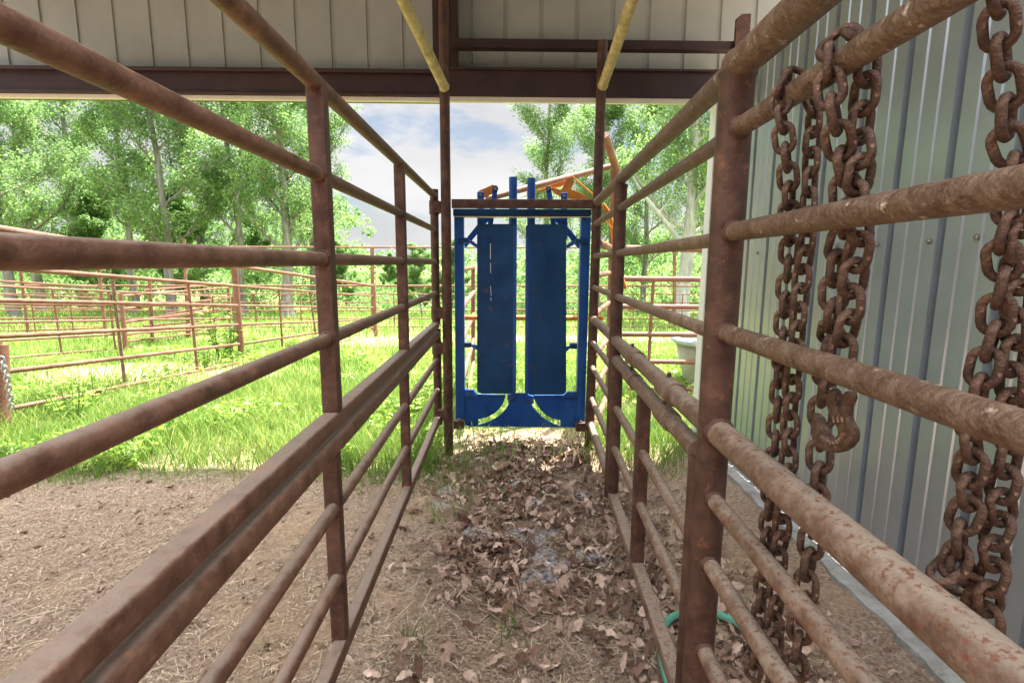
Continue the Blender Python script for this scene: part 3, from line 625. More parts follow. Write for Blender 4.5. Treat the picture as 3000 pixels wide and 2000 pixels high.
# left side panel
lpb = onG(1386,1103); lpY = lpb[1]
a = onY(1386,783,lpY); 
pipe('post', lpb-np.array([0,0,.05]), a, .024, 'rust_o', sqz, 18, w0=False, w1=False)
XL = onY(1342,900,3.5)[0]
for y in (783,855,919,993,1061):
    b = onY(1388,y,lpY); e = np.array([XL,3.55,b[2]]); pipe('side_rail', e, b, .0215, 'rust_o', sqz, 18, w0=False)
rb = onG(1783,1183); rY = rb[1]
pipe('post', rb-np.array([0,0,.05]), onY(1800,498,rY), .033, 'rust_o', sqz, 20, w0=False, w1=False)
pipe('brace', onY(1772,395,rY-.35), onY(1806,500,rY-.02), .031, 'rust_o', sqz, 18, w0=False)
for y,r in ((725,.030),(799,.020),(885,.020),(984,.020),(1060,.020),(1147,.028)):
    b = onY(1786,y,rY); e = np.array([.62,3.5,b[2]]); pipe('side_rail', e, b, r, 'rust_o', sqz, 18, w0=False)
pipe('cross_pipe', onY(1345,930,4.0), onY(1765,932,4.0), .021, 'orange', sqz, 18, w0=False, w1=False)
pipe('post', onY(1345,1180,4.0), onY(1345,925,4.0), .02, 'rust_o', sqz, 14, w0=False, w1=False)

# ------------------------------------------------------------------ green hose, stock tank
hs = []
for x,y in ((1960,2040),(1945,1985),(1936,1930),(1938,1885),(1950,1850),(1975,1829),(2010,1818),(2050,1816),(2095,1822),(2135,1838),(2165,1858),(2190,1885),(2200,1930)):
    q = onG(x,y); q[2] = .034; hs.append(q)
def smooth_path(P, k=4):
    out_ = []
    for i in range(len(P)-1):
        p0,p1,p2,p3 = P[max(i-1,0)],P[i],P[i+1],P[min(i+2,len(P)-1)]
        for j in range(k):
            t = j/k; out_.append(.5*((2*p1)+(-p0+p2)*t+(2*p0-5*p1+4*p2-p3)*t*t+(-p0+3*p1-3*p2+p3)*t**3))
    return out_+[P[-1]]
tag(MB().sweep(smooth_path(hs),.0125,14).build('garden_hose','hose'), 'green rubber hose curled on the dirt under the right panel', 'hose')
tc_ = np.array([2.36,4.97,gz(4.95)]); tk = empty('stock_tank', tc_, 'beige plastic stock tank with blue rim and murky water beyond the wall corner', 'water tank')
def oval(a, b, z, n=40): return [(tc_[0]+a*math.copysign(abs(cos(t))**.8,cos(t)), tc_[1]+b*math.copysign(abs(sin(t))**.8,sin(t)), tc_[2]+z) for t in [2*pi*k/n for k in range(n)]]
rings = [oval(.50,.30,.0),oval(.60,.36,.28),oval(.66,.40,.54),oval(.64,.38,.54),oval(.58,.34,.28),oval(.50,.30,.05)]
mb = MB(); n = 40; mb.add([v for r in rings for v in r], [[i*n+k,i*n+(k+1)%n,(i+1)*n+(k+1)%n,(i+1)*n+k] for i in range(5) for k in range(n)], True); mb.build('tank_body','tank',tk)
rr = oval(.67,.41,.555); mb = MB(); mb.sweep(rr+[rr[0]],.032,10,caps=False); mb.build('rim','rim',tk)
mb = MB(); mb.add(oval(.62,.37,.45),[list(range(40))]); mb.build('water','water',tk)

# ------------------------------------------------------------------ yard fences
FG = 'rusty pipe fences around the yard'
def fence(label, A, B, posts, rails, stays, rr=.018, pr=.03, name='pipe_fence', cat='fence', mat_='rust_o'):
    A = onG(*A); B = onG(*B); f = empty(name, A, label, cat, FG)
    for (xb,yb,xt,yt) in posts:
        pipe('post', onL(xb,yb,A,B)-np.array([0,0,.1]), onL(xt,yt,A,B), pr, mat_, f, 16, w0=False, w1=False)
    for r_ in rails:
        (x0,y0,x1,y1) = r_[:4]; rad = r_[4] if len(r_) > 4 else rr
        pipe('rail', onL(x0,y0,A,B), onL(x1,y1,A,B), rad, mat_, f, 14, w0=False, w1=False)
    for (xb,yb,xt,yt) in stays:
        MB().bar(onL(xb,yb,A,B), onL(xt,yt,A,B), .03, .012, up=(0,1,0), bev=.002).build('stay', 'rust_m' if xb < 400 and name == 'pipe_gate' else mat_, f)
    return f
fence('long rusty five rail gate nearest the grass, from the chained post to the thick post', (2,1265),(710,1063),
      [(2,1268,-4,1010)], [(-60,779,696,838,.021),(-60,879,696,895,.019),(-60,988,696,951,.019),(-60,1097,700,1008,.019),(-60,1214,705,1062,.017)],
      [(366,1119,328,807),(579,1086,551,826)], pr=.055, name='pipe_gate', cat='gate')
fence('tall top pipe on a thick rust post with the rails running to the corner post', (708,1058),(1104,985),
      [(710,1060,686,780),(1100,990,1094,832)], [(690,779,1098,838,.027),(690,838,1104,868,.018),(696,895,1104,901,.017),(700,951,1104,935,.017),(704,1008,930,974,.017),(930,974,1104,958,.016)],
      [(828,1025,817,850),(925,980,907,856)], pr=.042)
A2 = onG(2,1265); B2 = onG(710,1055)
f_ = empty('fence_top_rail', onL(10,700,A2,B2), 'thick orange pipe sloping down above the left gate to the thick post', 'rail')
pipe('pipe', onL(-120,652,A2,B2), onL(686,780,A2,B2), .03, 'rust_o', f_, 18, w0=False, w1=False)
fence('rusty rail fence second behind the long gate, with three thin stays', (2,1075),(681,990),
      [(2,1080,-4,1000),(690,992,681,868)], [(-60,836,681,870),(-60,889,681,899),(-60,945,683,932),(-60,1001,683,960),(-60,1055,420,1014)],
      [(181,1035,153,846),(338,1021,318,857),(632,979,622,869)], rr=.016)
fence('gate with six thin rails far left under the trees', (84,985),(311,1000),
      [(84,985,52,728),(313,1003,282,728)], [(-60,820,287,841,.024),(-60,860,303,873),(-60,896,303,905),(-60,934,310,930),(-60,972,311,960),(-60,1008,306,992)],
      [(108,996,90,866),(217,987,203,870)], rr=.016)
fence('slanting rail fence rising to the hinge post behind the thick post', (369,1033),(671,965),
      [(369,1033,354,862),(676,968,668,842)], [(354,867,668,843,.02),(357,905,672,873,.02),(360,943,640,905,.018),(363,945,672,905,.018),(366,981,660,934,.02),(372,1000,690,962,.016)],
      [], rr=.018, pr=.034)
fence('second slanting rail fence crossing behind the first one', (548,990),(672,962),
      [(549,991,540,700),(445,990,438,820)], [(420,850,672,832),(420,858,545,852),(440,930,660,888),(420,955,670,935),(510,970,674,960)],
      [(558,990,545,842)], rr=.017)
ffp = [(x,972,x-4 if x<1400 else x+6,728) for x in (1092,)]
fence('tall far pipe fence running the whole width in front of the woods', (-200,968),(2300,968),
      [(1093,985,1090,724),(-100,985,-120,724),(1976,972,1976,724)], [(-300,722,2300,726,.024),(-300,836,2300,838,.024),(-300,860,2300,862),(-300,884,2300,886),(-300,908,2300,910),(-300,931,2300,934),(-300,955,2300,957)],
      [(751,942,745,862),(883,942,879,862),(1157,955,1153,862),(1290,955,1287,862),(1854,952,1856,862),(1996,954,2000,862),(615,955,610,862),(250,950,240,838),(1420,955,1420,862),(1600,955,1600,862)], rr=.015, pr=.045)
fence('near right fence of thick rails beyond the wall corner', (1790,1172),(2300,1172),
      [(2210,1180,2225,727)], [(1834,727,2300,735,.028),(1826,817,2300,820,.026),(1822,898,2300,901,.024),(1822,979,2300,982,.024),(1832,1058,2300,1064,.022),(1840,1137,2300,1144,.022)],
      [(1901,1052,1914,822)], rr=.022, pr=.035)
fence('low rear pen rails seen through the blue head gate', (1200,1010),(1560,1010),
      [(1560,1010,1560,907)], [(1513,907,1560,907,.014),(1340,895,1368,895,.014)], [], rr=.014, pr=.016)
# short galvanised chain and wire ties
c4 = empty('chain', onG(8,1265)+np.array([.1,0,.7]), 'short zinc chain dangling from the left fence post', 'chain')
zm = LINK.copy(); zm.materials[0] = M['zinc']; PP = [onY(x,y,3.62) for x,y in ((3,1046),(12,1075),(20,1100),(26,1140),(30,1170),(35,1209))]
chain(PP, c4, .4, 1.15, zm, 20)

# ------------------------------------------------------------------ trees
def leafcloud(centres, rads, per, size, rng, flat_=.75):
    nC = len(centres); c = np.repeat(np.asarray(centres), per, 0); r = np.repeat(np.asarray(rads), per)[:,None]
    d = rng.normal(0,1,c.shape); d /= np.linalg.norm(d,axis=1)[:,None]; rad = rng.uniform(.25,1,(len(c),1))**.5
    p = c+d*rad*r*np.array([1,1,flat_])
    nrm = d*.5+rng.normal(0,.55,p.shape)+np.array([0,0,.55]); nrm /= np.linalg.norm(nrm,axis=1)[:,None]
    t = np.cross(nrm, rng.normal(0,1,p.shape)); t /= np.linalg.norm(t,axis=1)[:,None]; b = np.cross(nrm,t)
    s = size*rng.uniform(.6,1.35,(len(p),1))
    # leaf: folded rhombus (2 tris sharing the midrib) as 4 verts
    v = np.stack([p-t*s*.5, p+b*s*.30+nrm*s*.10, p+t*s*.55, p-b*s*.30+nrm*s*.10],1).reshape(-1,3)
    return v
def quads(nv): return np.arange(nv,dtype=np.int32)
def make_tree(h, seed, crown0=.22, spread=1.7, leaf=.13, per=46, trunk_r=.16, dens=1., fork=False, lean=0.):
    rng = np.random.default_rng(seed); rn = random.Random(seed)
    mb = MB(); tips = []; nseg = 12; pts = []
    x = y = 0.
    for i in range(nseg+1):
        z = h*i/nseg; pts.append(Vector((x+lean*z,y,z))); x += rn.uniform(-.09,.09); y += rn.uniform(-.09,.09)
    rads = [trunk_r*(1.35 if i == 0 else 1)*(1-.88*i/nseg) for i in range(nseg+1)]
    mb.sweep(pts, rads, 9)
    def branch(p, d, L0, r, lvl):
        q = [p.copy()]; k = 5; dd = d.copy(); cur = p.copy()
        for i in range(k):
            dd = (dd+Vector((rn.uniform(-.22,.22),rn.uniform(-.22,.22),rn.uniform(-.05,.22)))).normalized(); cur = cur+dd*L0/k; q.append(cur.copy())
        mb.sweep(q, [r*(1-.8*i/k) for i in range(k+1)], 5 if lvl else 6, caps=False)
        if lvl < 2:
            for i in range(1,k+1):
                for _ in range(2 if lvl == 0 else 1):
                    a = rn.uniform(0,2*pi); nd = (dd+Vector((cos(a),sin(a),rn.uniform(-.25,.5)))*.9).normalized(); branch(q[i], nd, L0*rn.uniform(.34,.5), r*.45, lvl+1)
        if lvl >= 1: tips.extend([q[-1], q[3]])
    nb = int(15*dens); 
    for i in range(nb):
        f = crown0+(1-crown0)*(i+rn.random())/nb; z = h*f; j = min(nseg-1,int(f*nseg)); p = pts[j].lerp(pts[j+1], f*nseg-j)
        a = i*2.4+rn.uniform(-.5,.5); L0 = spread*(1.1-.55*f)*rn.uniform(.7,1.25)
        branch(p, Vector((cos(a),sin(a),.55+.5*f)), L0, trunk_r*.38*(1.1-f), 0)
    tips.append(pts[-1])
    tips = [t for t in tips if rn.random() < .93]
    cs = np.array([tuple(t) for t in tips]); rd = rng.uniform(.16,.36,len(cs))*spread/1.7
    v = leafcloud(cs, rd, per, leaf, rng)
    bark = D.meshes.new('trunk'); bark.from_pydata(mb.v,[],mb.f); bark.polygons.foreach_set('use_smooth', mb.sm); bark.update()
    return bark, v
variants = []
for k,(h,c0,sp,lf,per,tr,den) in enumerate([(10.5,.20,2.1,.092,14,.20,1.05),(11.5,.16,2.2,.092,14,.17,1.1),(9.5,.24,1.8,.09,14,.14,1.0),(11,.22,2.4,.092,15,.26,1.1),(6.0,.12,1.5,.09,28,.09,1.0)]):
    bark, v = make_tree(h, 20+k, c0, sp, lf, per, tr, den)
    lm = fast_mesh('crown', v, quads(len(v)), 4, 'leafA'); lm2 = lm.copy(); lm2.materials[0] = M['leafB']
    variants.append((bark,lm,lm2))
TG = 'trees beyond the yard'
protos = {}
def tree(px_, Y, var, sc, rot, label, dark=False, pale=False, dx=0, tilt=0, zs=1.):
    x = onY(px_,900,Y)[0]+dx; t = empty('oak_tree', (x,Y,gz(Y)-.1), label, 'tree', TG)
    t.rotation_euler = (0,tilt,rot); t.scale = (sc,sc,sc*zs)
    bark, l1, l2 = variants[var]
    key = (var,pale)
    if key not in protos: b = bark.copy(); b.materials.append(M['barkp' if pale else 'bark']); protos[key] = b
    obj('trunk', protos[key], t); obj('crown', l2 if dark else l1, t)
T = [(40,17,1,1.0,.3,'tree at the left edge of the photo behind the far gate',0),
 (122,20,0,.95,1.9,'leaning grey trunk second from the left edge',1),
 (255,24,3,1.0,4.0,'tall tree behind the white tag on the far gate post',0),
 (395,19,2,1.0,2.2,'slender tree left of the thick rust fence post',0),
 (500,18,1,.95,5.1,'bushy tree with curved trunk left of the thick fence post',0),
 (600,22,0,1.0,.8,'tree directly above the thick rust fence post',1),
 (712,19,2,1.1,3.3,'straight slim grey trunk between the thick post and the near gate upright',0),
 (842,18,3,.82,1.2,'thick grey double trunk just left of the near gate upright',0),
 (935,22,3,.92,2.7,'rounded tree whose crown ends at the open sky',0),
 (1995,16.5,3,1.0,.5,'big pale trunk beside the white wall trim',0),
 (2085,21,0,.95,2.0,'forked tree half hidden by the white wall trim',1),
 (1880,22,1,.85,4.4,'thin dark trunk right of the blue gate top',1),
 (1745,20,2,.95,5.6,'tree behind the right alley post with twigs reaching into the sky',0),
 (1600,22,1,.95,.4,'tree whose twigs reach into the sky above the right panel of the blue gate',0)]
for a in T: tree(a[0],a[1],a[2],a[3],a[4],a[5],dark=bool(a[6]),pale=('pale' in a[5]))
for px_, Y, sc, rot, lb in ((1235,19,.42,.5,'small round tree between the alley gate and the left post'),(1160,27,.45,2,'small distant tree left of the second gate upright'),(1020,24,.50,1,'low tree under the end of the big left crown'),(1325,20,.46,3,'low tree behind the left jamb of the blue gate'),(1480,30,.42,4,'tiny distant tree behind the blue panels'),(780,26,.8,2.2,'small tree behind the near gate upright'),(330,22,.85,1.1,'young leafy tree between the slender tree and the tagged gate post'),(560,21,.8,2.9,'young leafy tree just left of the thick fence post')):
    tree(px_,Y,4,sc,rot,lb)
# pale dead limb leaning on the right
dl = empty('dead_limb', onY(1985,705,15.5), 'bare pale grey limb slanting up to the left beside the big right trunk', 'branch')
MB().sweep([onY(x,y,15.6) for x,y in ((1990,708),(1965,670),(1935,632),(1900,590),(1875,555),(1853,515))],[.085,.075,.07,.055,.045,.02],8).sweep([onY(x,y,15.6) for x,y in ((1930,625),(1950,600),(1975,570))],[.03,.02,.01],6).build('limb','barkp',dl)
# far woodland behind
rng = np.random.default_rng(5)
nc = 1500; cx = rng.uniform(-42,42,nc); cy = rng.uniform(27,36,nc)
top = 2.6+1.2*np.sin(cx*.35)+.8*np.sin(cx*1.1+1)+np.where(cx<-9,3.2,0)+np.where(cx>5,2.5,0)+np.where((cx>-8)&(cx<4),-.9,0)
top = np.maximum(top,1.2)
cz = rng.uniform(0,1,nc)**.8*top-1.6
v = leafcloud(np.stack([cx,cy,cz],1), rng.uniform(.5,1.0,nc), 60, .24, rng)
o = obj('woodland', fast_mesh('woodland', v, quads(len(v)), 4, 'leafB')); tag(o, 'mass of distant green woodland behind the yard', 'woodland', kind='stuff')
nc = 700; cx = rng.uniform(-120,120,nc); cy = rng.uniform(75,95,nc); cz = rng.uniform(-3,3.2,nc)+.8*np.sin(cx*.12)
v = leafcloud(np.stack([cx,cy,cz],1), rng.uniform(1.5,2.6,nc), 60, .6, rng)
tag(obj('far_treeline', fast_mesh('far_treeline', v, quads(len(v)), 4, 'leafB')), 'dark far treeline on the horizon', 'treeline', kind='stuff')
# understory shrubs under the trees
nc = 800; cx = rng.uniform(-26,24,nc); cy = rng.uniform(20,27,nc); hh = np.abs(np.sin(cx*.9)+.6*np.sin(cx*2.3))*1.3+.35
hh = np.where((cx>-7)&(cx<4), hh*.6, hh+np.where(cx<-7,1.3,.6)*(.4+.6*np.abs(np.sin(cx*1.7))))
cz = rng.uniform(0,1,nc)*hh-SL*(cy-4)
v = leafcloud(np.stack([cx,cy,cz],1), rng.uniform(.25,.6,nc), 60, .13, rng)
tag(obj('undergrowth', fast_mesh('undergrowth', v, quads(len(v)), 4, 'leafA')), 'green undergrowth beneath the trees', 'undergrowth', kind='stuff')

# ------------------------------------------------------------------ grass and weeds
def gzv(x, y): return np.where(y > 4, -SL*(y-4), 0)
def blades(x, y, h, wd, rng, lean=.5):
    n = len(x); a = rng.uniform(0,2*pi,n); dx, dy = np.cos(a), np.sin(a); ln = rng.uniform(.15,1,n)*lean*h
    z0 = gzv(x,y)-.01; b = rng.uniform(0,2*pi,n); wx, wy = np.cos(b)*wd/2, np.sin(b)*wd/2
    def P(f, g, ww): return np.stack([x+dx*ln*g+wx*ww, y+dy*ln*g+wy*ww, z0+h*f],1)
    v = np.stack([P(0,0,1),P(0,0,-1),P(.45,.25,-.9),P(.45,.25,.9),P(.8,.65,.6),P(.8,.65,-.6),P(.97,1.1,.05),P(.97,1.1,-.05)],1)
    f = np.array([0,1,2,3, 3,2,5,4, 4,5,7,6])
    idx_ = (np.arange(n)*8)[:,None]+f[None]
    return v.reshape(-1,3), idx_.reshape(-1)
def scatter(n, x0, x1, y0, y1, rng, power=1, thresh=True):
    x = rng.uniform(x0,x1,n); y = y0+(y1-y0)*rng.uniform(0,1,n)**power
    keep = np.abs(x) < y*1.08+.3
    g = grassf(x,y); cl_ = .55+.45*wob(x,y,5,11)+.5*wob(x,y,14,12)
    keep &= rng.uniform(0,1,n) < g**1.5*np.clip(cl_,.12,1)
    return x[keep], y[keep]
allv, allf = [], []; base = 0
for n, x0, x1, y0, y1, pw, hm, wd in ((150000,-6,3.2,2.7,5.5,1.1,.125,.0055),(90000,-11,6,5,10,1.1,.12,.009),(70000,-22,20,10,22,1,.16,.018)):
    x, y = scatter(n,x0,x1,y0,y1,RNG,pw)
    k = 1+.55*wob(x,y,2.5,21)+.5*wob(x,y,8,22); h = hm*np.clip(k,.35,2.2)*RNG.uniform(.5,1.5,len(x))
    inside = (x>-.45)&(x<.6)&(y<4.5); h = np.where(inside,h*.65,h)
    v, f = blades(x,y,h,wd*RNG.uniform(.7,1.4,len(x)),RNG,.75)
    allv.append(v); allf.append(f+base); base += len(v)
o = obj('grass', fast_mesh('grass', np.concatenate(allv), np.concatenate(allf), 4, 'grass')); tag(o,'bright green meadow grass around the yard','grass',kind='stuff')
# tall thin grass clumps + sprigs on the leaf litter
xx, yy = [], []
for cx_, cy_, s_, n_ in ((.75,3.15,.18,260),(.95,3.0,.15,200),(-.32,2.75,.14,70),(-.15,2.55,.15,45),(-.25,3.0,.2,90),(0,3.2,.35,160),(-.3,2.4,.08,25),(.05,2.5,.1,18),(-.55,2.9,.2,260),(-.75,2.75,.12,60),(-1.3,2.8,.2,60),(-.33,1.55,.05,14),(.02,1.58,.04,10),(.72,3.6,.2,240),(-3.0,5.1,.25,300),(-2.3,3.5,.3,300),(-.7,3.3,.3,300)):
    xx.append(RNG.normal(cx_,s_,n_)); yy.append(RNG.normal(cy_,s_*.8,n_))
x = np.concatenate(xx); y = np.concatenate(yy)
v, f = blades(x,y,RNG.uniform(.04,.16,len(x))*np.where(y>2.9,1.5,.8),.005,RNG,1.0)
tag(obj('grass_sprigs', fast_mesh('grass_sprigs', v, f, 4, 'grass')),'sparse green grass sprigs growing through the leaf litter and at the edge of the shade','grass',kind='stuff')
# low broad-leaf ground cover
def leafpatch(n, x, y, z, size, rng, up=.8):
    p = np.stack([x,y,z],1); nrm = rng.normal(0,.45,p.shape)+np.array([0,0,up]); nrm /= np.linalg.norm(nrm,axis=1)[:,None]
    t = np.cross(nrm, rng.normal(0,1,p.shape)); t /= np.linalg.norm(t,axis=1)[:,None]; b = np.cross(nrm,t); s = (size*rng.uniform(.5,1.4,len(p)))[:,None]
    return np.stack([p-t*s*.5, p+b*s*.27-t*s*.1+nrm*s*.08, p+t*s*.6, p-b*s*.27-t*s*.1+nrm*s*.08],1).reshape(-1,3)
x, y = scatter(110000,-6,3,2.9,8,RNG,1.4); cl_ = wob(x,y,3,31)+.6*wob(x,y,9,32)
k = cl_ > .02; x, y = x[k], y[k]; z = gzv(x,y)+RNG.uniform(.02,.12,len(x))*(1+cl_[k])
v = leafpatch(len(x),x,y,z,np.where(y<5,.045,.055),RNG); tag(obj('clover_and_weeds', fast_mesh('clover_and_weeds', v, quads(len(v)), 4, 'weed')),'low broad leaved weeds mixed in the grass','weeds',kind='stuff')
# individual tall weeds
def weed(x, y, h, nst, ls, label, seed, spread=.10):
    rn = random.Random(seed); rg_ = np.random.default_rng(seed); g0 = gz(y); o = empty('leafy_weed', (x,y,g0), label, 'weed', 'tall weeds along the yard fence'); mb = MB(); lv = []
    for s_ in range(nst):
        a = rn.uniform(0,2*pi); hh = h*rn.uniform(.6,1.05); tip = Vector((x+cos(a)*spread*rn.uniform(.3,1.4),y+sin(a)*spread*rn.uniform(.3,1.4),g0+hh)); b0 = Vector((x+cos(a)*.02,y+sin(a)*.02,g0-.02)); mid = b0.lerp(tip,.5)+Vector((cos(a),sin(a),0))*.01
        mb.sweep([b0,mid,tip],[.006,.005,.002],6)
        for k in range(int(hh/ (ls*.33))):
            f = .2+.8*k/max(1,int(hh/(ls*.33))); q = (b0.lerp(mid,f*2) if f<.5 else mid.lerp(tip,f*2-1)); aa = k*2.4+rn.uniform(-.4,.4)
            d = Vector((cos(aa),sin(aa),rn.uniform(.1,.7))).normalized(); sd = d.cross(Vector((0,0,1))).normalized(); L1 = ls*(1.15-.5*f)*rn.uniform(.7,1.2)
            dn = Vector((0,0,-1))
            pts_ = [(0,0,0),(.3,.22,0),(.65,.2,.05),(1,0,.22)]
            m0 = len(lv); 
            A0 = q; 
            for (u,wv,dr) in pts_: 
                c = q+d*L1*u+dn*L1*dr; lv.append((c+sd*L1*wv, c-sd*L1*wv, c+Vector((0,0,-.03*L1))))
    vs, fs = [], []
    for i in range(0,len(lv),4):
        k = len(vs); 
        for j in range(4): vs += [lv[i+j][0], lv[i+j][2], lv[i+j][1]]
        for j in range(3): fs += [[k+3*j,k+3*j+1,k+3*j+4,k+3*j+3],[k+3*j+1,k+3*j+2,k+3*j+5,k+3*j+4]]
    MB().add(vs, fs, True).build('leaves','weed',o); mb.build('stems','stem',o)
for px_,py_,h,nst,ls,lb,sp in ((648,1050,.62,6,.16,'tall broad leaved plant right of the thick rust post, its top above the second rail',.2),(672,1060,.55,5,.15,'dark stemmed plant touching the thin stay right of the thick post',.12),
    (270,1185,.34,7,.09,'leafy weed clump in front of the first gate stay',.14),(215,1240,.36,8,.09,'weed clump nearest the chained fence post',.16),(480,1150,.22,5,.09,'low leafy weed under the second gate stay',.1),
    (1290,1180,.30,9,.12,'broad leaved weeds behind the gate hinge post',.2),(1235,1190,.34,9,.12,'large leaved weeds seen between the lower gate rails',.2),(1385,1170,.3,8,.11,'weeds behind the left jamb of the blue gate',.15),
    (1200,1240,.25,8,.11,'weeds left of the second gate upright near the ground',.15),(600,1080,.25,6,.09,'small bushy weed left of the thick rust post base',.12),(1890,1075,.3,3,.09,'single yellow green weed in front of the near right fence',.05)):
    q = onG(px_,py_); weed(q[0],q[1],h*q[1]/5.5 if q[1]>4 else h,nst,ls*(q[1]/5.5 if q[1]>4 else 1),lb,int(px_),sp)

# ------------------------------------------------------------------ floor litter
def sticks(n, x0, x1, y0, y1, L0, wd, rng, z=.006, keepf=None):
    x = rng.uniform(x0,x1,n); y = rng.uniform(y0,y1,n)
    keep = np.abs(x) < y*1.08+.35
    if keepf is not None: keep &= keepf(x,y)
    x, y = x[keep], y[keep]; n = len(x); a = rng.uniform(0,pi,n); L1 = L0*rng.uniform(.3,1.5,n)**1.5; dx, dy = np.cos(a)*L1/2, np.sin(a)*L1/2; w_ = wd*rng.uniform(.6,1.5,n)/2
    nx_, ny_ = -np.sin(a)*w_, np.cos(a)*w_; zz_ = z+rng.uniform(-.002,.010,n)+wob(x,y,6,3)*.012+wob(x,y,22,4)*.011+wob(x,y,60,5)*.004; tl = rng.normal(0,.1,n)*L1; bow = rng.uniform(0,.12,n)*L1
    v = np.stack([np.stack([x-dx-nx_,y-dy-ny_,zz_-tl],1),np.stack([x-dx+nx_,y-dy+ny_,zz_-tl],1),np.stack([x+nx_,y+ny_,zz_+bow],1),np.stack([x-nx_,y-ny_,zz_+bow],1),
                  np.stack([x+dx+nx_,y+dy+ny_,zz_+tl],1),np.stack([x+dx-nx_,y+dy-ny_,zz_+tl],1)],1)
    f = np.array([0,3,2,1, 3,5,4,2]); return v.reshape(-1,3), ((np.arange(n)*6)[:,None]+f[None]).reshape(-1)
v1, f1 = sticks(70000,-4.2,1.3,.8,3.5,.017,.0019,RNG)
v2, f2 = sticks(3500,-2.6,1.3,.8,3.4,.055,.0016,RNG); f2 = f2+len(v1)
v3, f3 = sticks(900,-.4,1.3,1.0,2.9,.11,.0017,RNG,.012); f3 = f3+len(v1)+len(v2)
tag(obj('straw_litter', fast_mesh('straw_litter', np.concatenate([v1,v2,v3]), np.concatenate([f1,f2,f3]), 4, 'dryg')),'straw, hay bits and wood chips strewn on the dirt floor','straw',kind='stuff')
# pebbles / clods
rng = np.random.default_rng(9); n = 4200; x = rng.uniform(-3.6,1.28,n); y = rng.uniform(.9,3.3,n); s = .0022+.014*rng.uniform(0,1,n)**5
ico = bmesh.new(); bmesh.ops.create_icosphere(ico, subdivisions=1, radius=1); iv = np.array([v.co[:] for v in ico.verts]); fi = np.array([[v.index for v in f.verts] for f in ico.faces]).ravel()
vv = (iv[None]*(s[:,None,None]*rng.uniform(.6,1.3,(n,len(iv),1)))*np.array([1,1,.6])+np.stack([x,y,np.full(n,.004)],1)[:,None]).reshape(-1,3)
ff = ((np.arange(n)*len(iv))[:,None]+fi[None]).ravel()
M['clod'] = mat('dirt clods', [(.3,(.16,.10,.06)),(.7,(.45,.33,.22))], 5, .95, 0, .4, 200, island=[(0,(.5,.45,.4)),(.6,(1,1,1)),(1,(1.6,1.6,1.6))])
tag(obj('dirt_clods', fast_mesh('dirt_clods', vv, ff, 3, 'clod')),'small clods and gravel on the dirt floor','gravel',kind='stuff')
# oak leaf shape (lobed), curled
half = [(0,.02),(.10,.05),(.18,.20),(.26,.10),(.36,.13),(.46,.40),(.54,.16),(.62,.18),(.74,.42),(.78,.16),(.86,.20),(.93,.12),(1.0,.0)]
half2 = [(0,.01),(.08,.06),(.16,.13),(.26,.10),(.36,.17),(.46,.12),(.54,.21),(.64,.14),(.72,.20),(.80,.13),(.88,.14),(.95,.07),(1.0,.0)]
half3 = [(.25,.02),(.30,.16),(.36,.22),(.42,.20),(.48,.27),(.54,.25),(.60,.30),(.66,.22),(.72,.26),(.78,.16),(.84,.17),(.90,.08),(.94,.0)]
def leaf_verts(cx, cy, cz, size, yaw, tiltx, tilty, curl, rn):
    vs = []
    hf = rn.choice((half,half2,half2,half2,half3,half3,half3)) if size < .105 else half; wf = rn.uniform(.55,1.05)
    for u, wv in hf:
        for sgn in (1,0,-1):
            X = (u-.5)*size; Y = sgn*wv*size*.85*wf; zc = curl*size*((u-.5)**2*1.6+ (Y/size)**2*1.8)+ (rn.uniform(-.06,.06)*size if sgn else 0)
            vs.append((X,Y,zc))
    R = Matrix.Rotation(yaw,3,'Z') @ Matrix.Rotation(tiltx,3,'X') @ Matrix.Rotation(tilty,3,'Y')
    vs = [R @ Vector(v) for v in vs]; mz = min(v.z for v in vs) if cz < .02 else 0
    return [(v.x+cx, v.y+cy, v.z+cz-mz) for v in vs]
LF = []
for j in range(len(half)-1): LF += [[3*j,3*j+1,3*j+4,3*j+3],[3*j+1,3*j+2,3*j+5,3*j+4]]
rn = random.Random(3); vs, fs = [], []
def put_leaf(x, y, z, s, ti):
    k = len(vs); vs.extend(leaf_verts(x,y,z,s,rn.uniform(0,6.28),rn.gauss(0,ti),rn.gauss(0,ti),rn.choice((-1,1,1))*rn.uniform(.1,1.3),rn)); fs.extend([[i+k for i in f] for f in LF])
def dens(x, y):
    c = .10+.05*(y-2); wdt = .42 if y > 2.0 else .30
    ho = .5+.5*sin(7*x+3*y)*sin(5*y-4*x+1)+.35*sin(17*x+1)*sin(13*y)
    d = math.exp(-((x-c)/wdt)**2)*min(1,max(.12,ho*1.5))*min(1,max(0,(y-1.45)/.5))*min(1,max(0,(3.6-y)/.4))
    if x > .38: d = max(d,.55*math.exp(-((x-.52)/.22)**2)*(1 if 1.3 < y < 2.6 else .2))
    if x > .55: d = max(d,.5*math.exp(-((x-.85)/.3)**2-((y-1.35)/.45)**2))
    if y < 1.5: d = max(d,.10)
    return d
cnt = 0
while cnt < 3100:
    x, y = rn.uniform(-.5,1.25), rn.uniform(.85,3.6)
    if rn.random() < dens(x,y): put_leaf(x,y,rn.uniform(.002,.022)*dens(x,y)+.010,rn.choice((.025,.035,.045,.055,.065,.08,.1))*rn.uniform(.8,1.15),.27); cnt += 1
for _ in range(60): put_leaf(rn.uniform(-3.5,-.3),rn.uniform(1.0,3.1),.006,rn.uniform(.03,.07),.2)
tag(obj('leaf_litter', (lambda me: me)(fast_mesh('leaf_litter', np.array(vs), np.array(fs).ravel(), 4, 'deadleaf'))),'thick drift of dead brown oak leaves along the alley floor','leaf litter',kind='stuff')
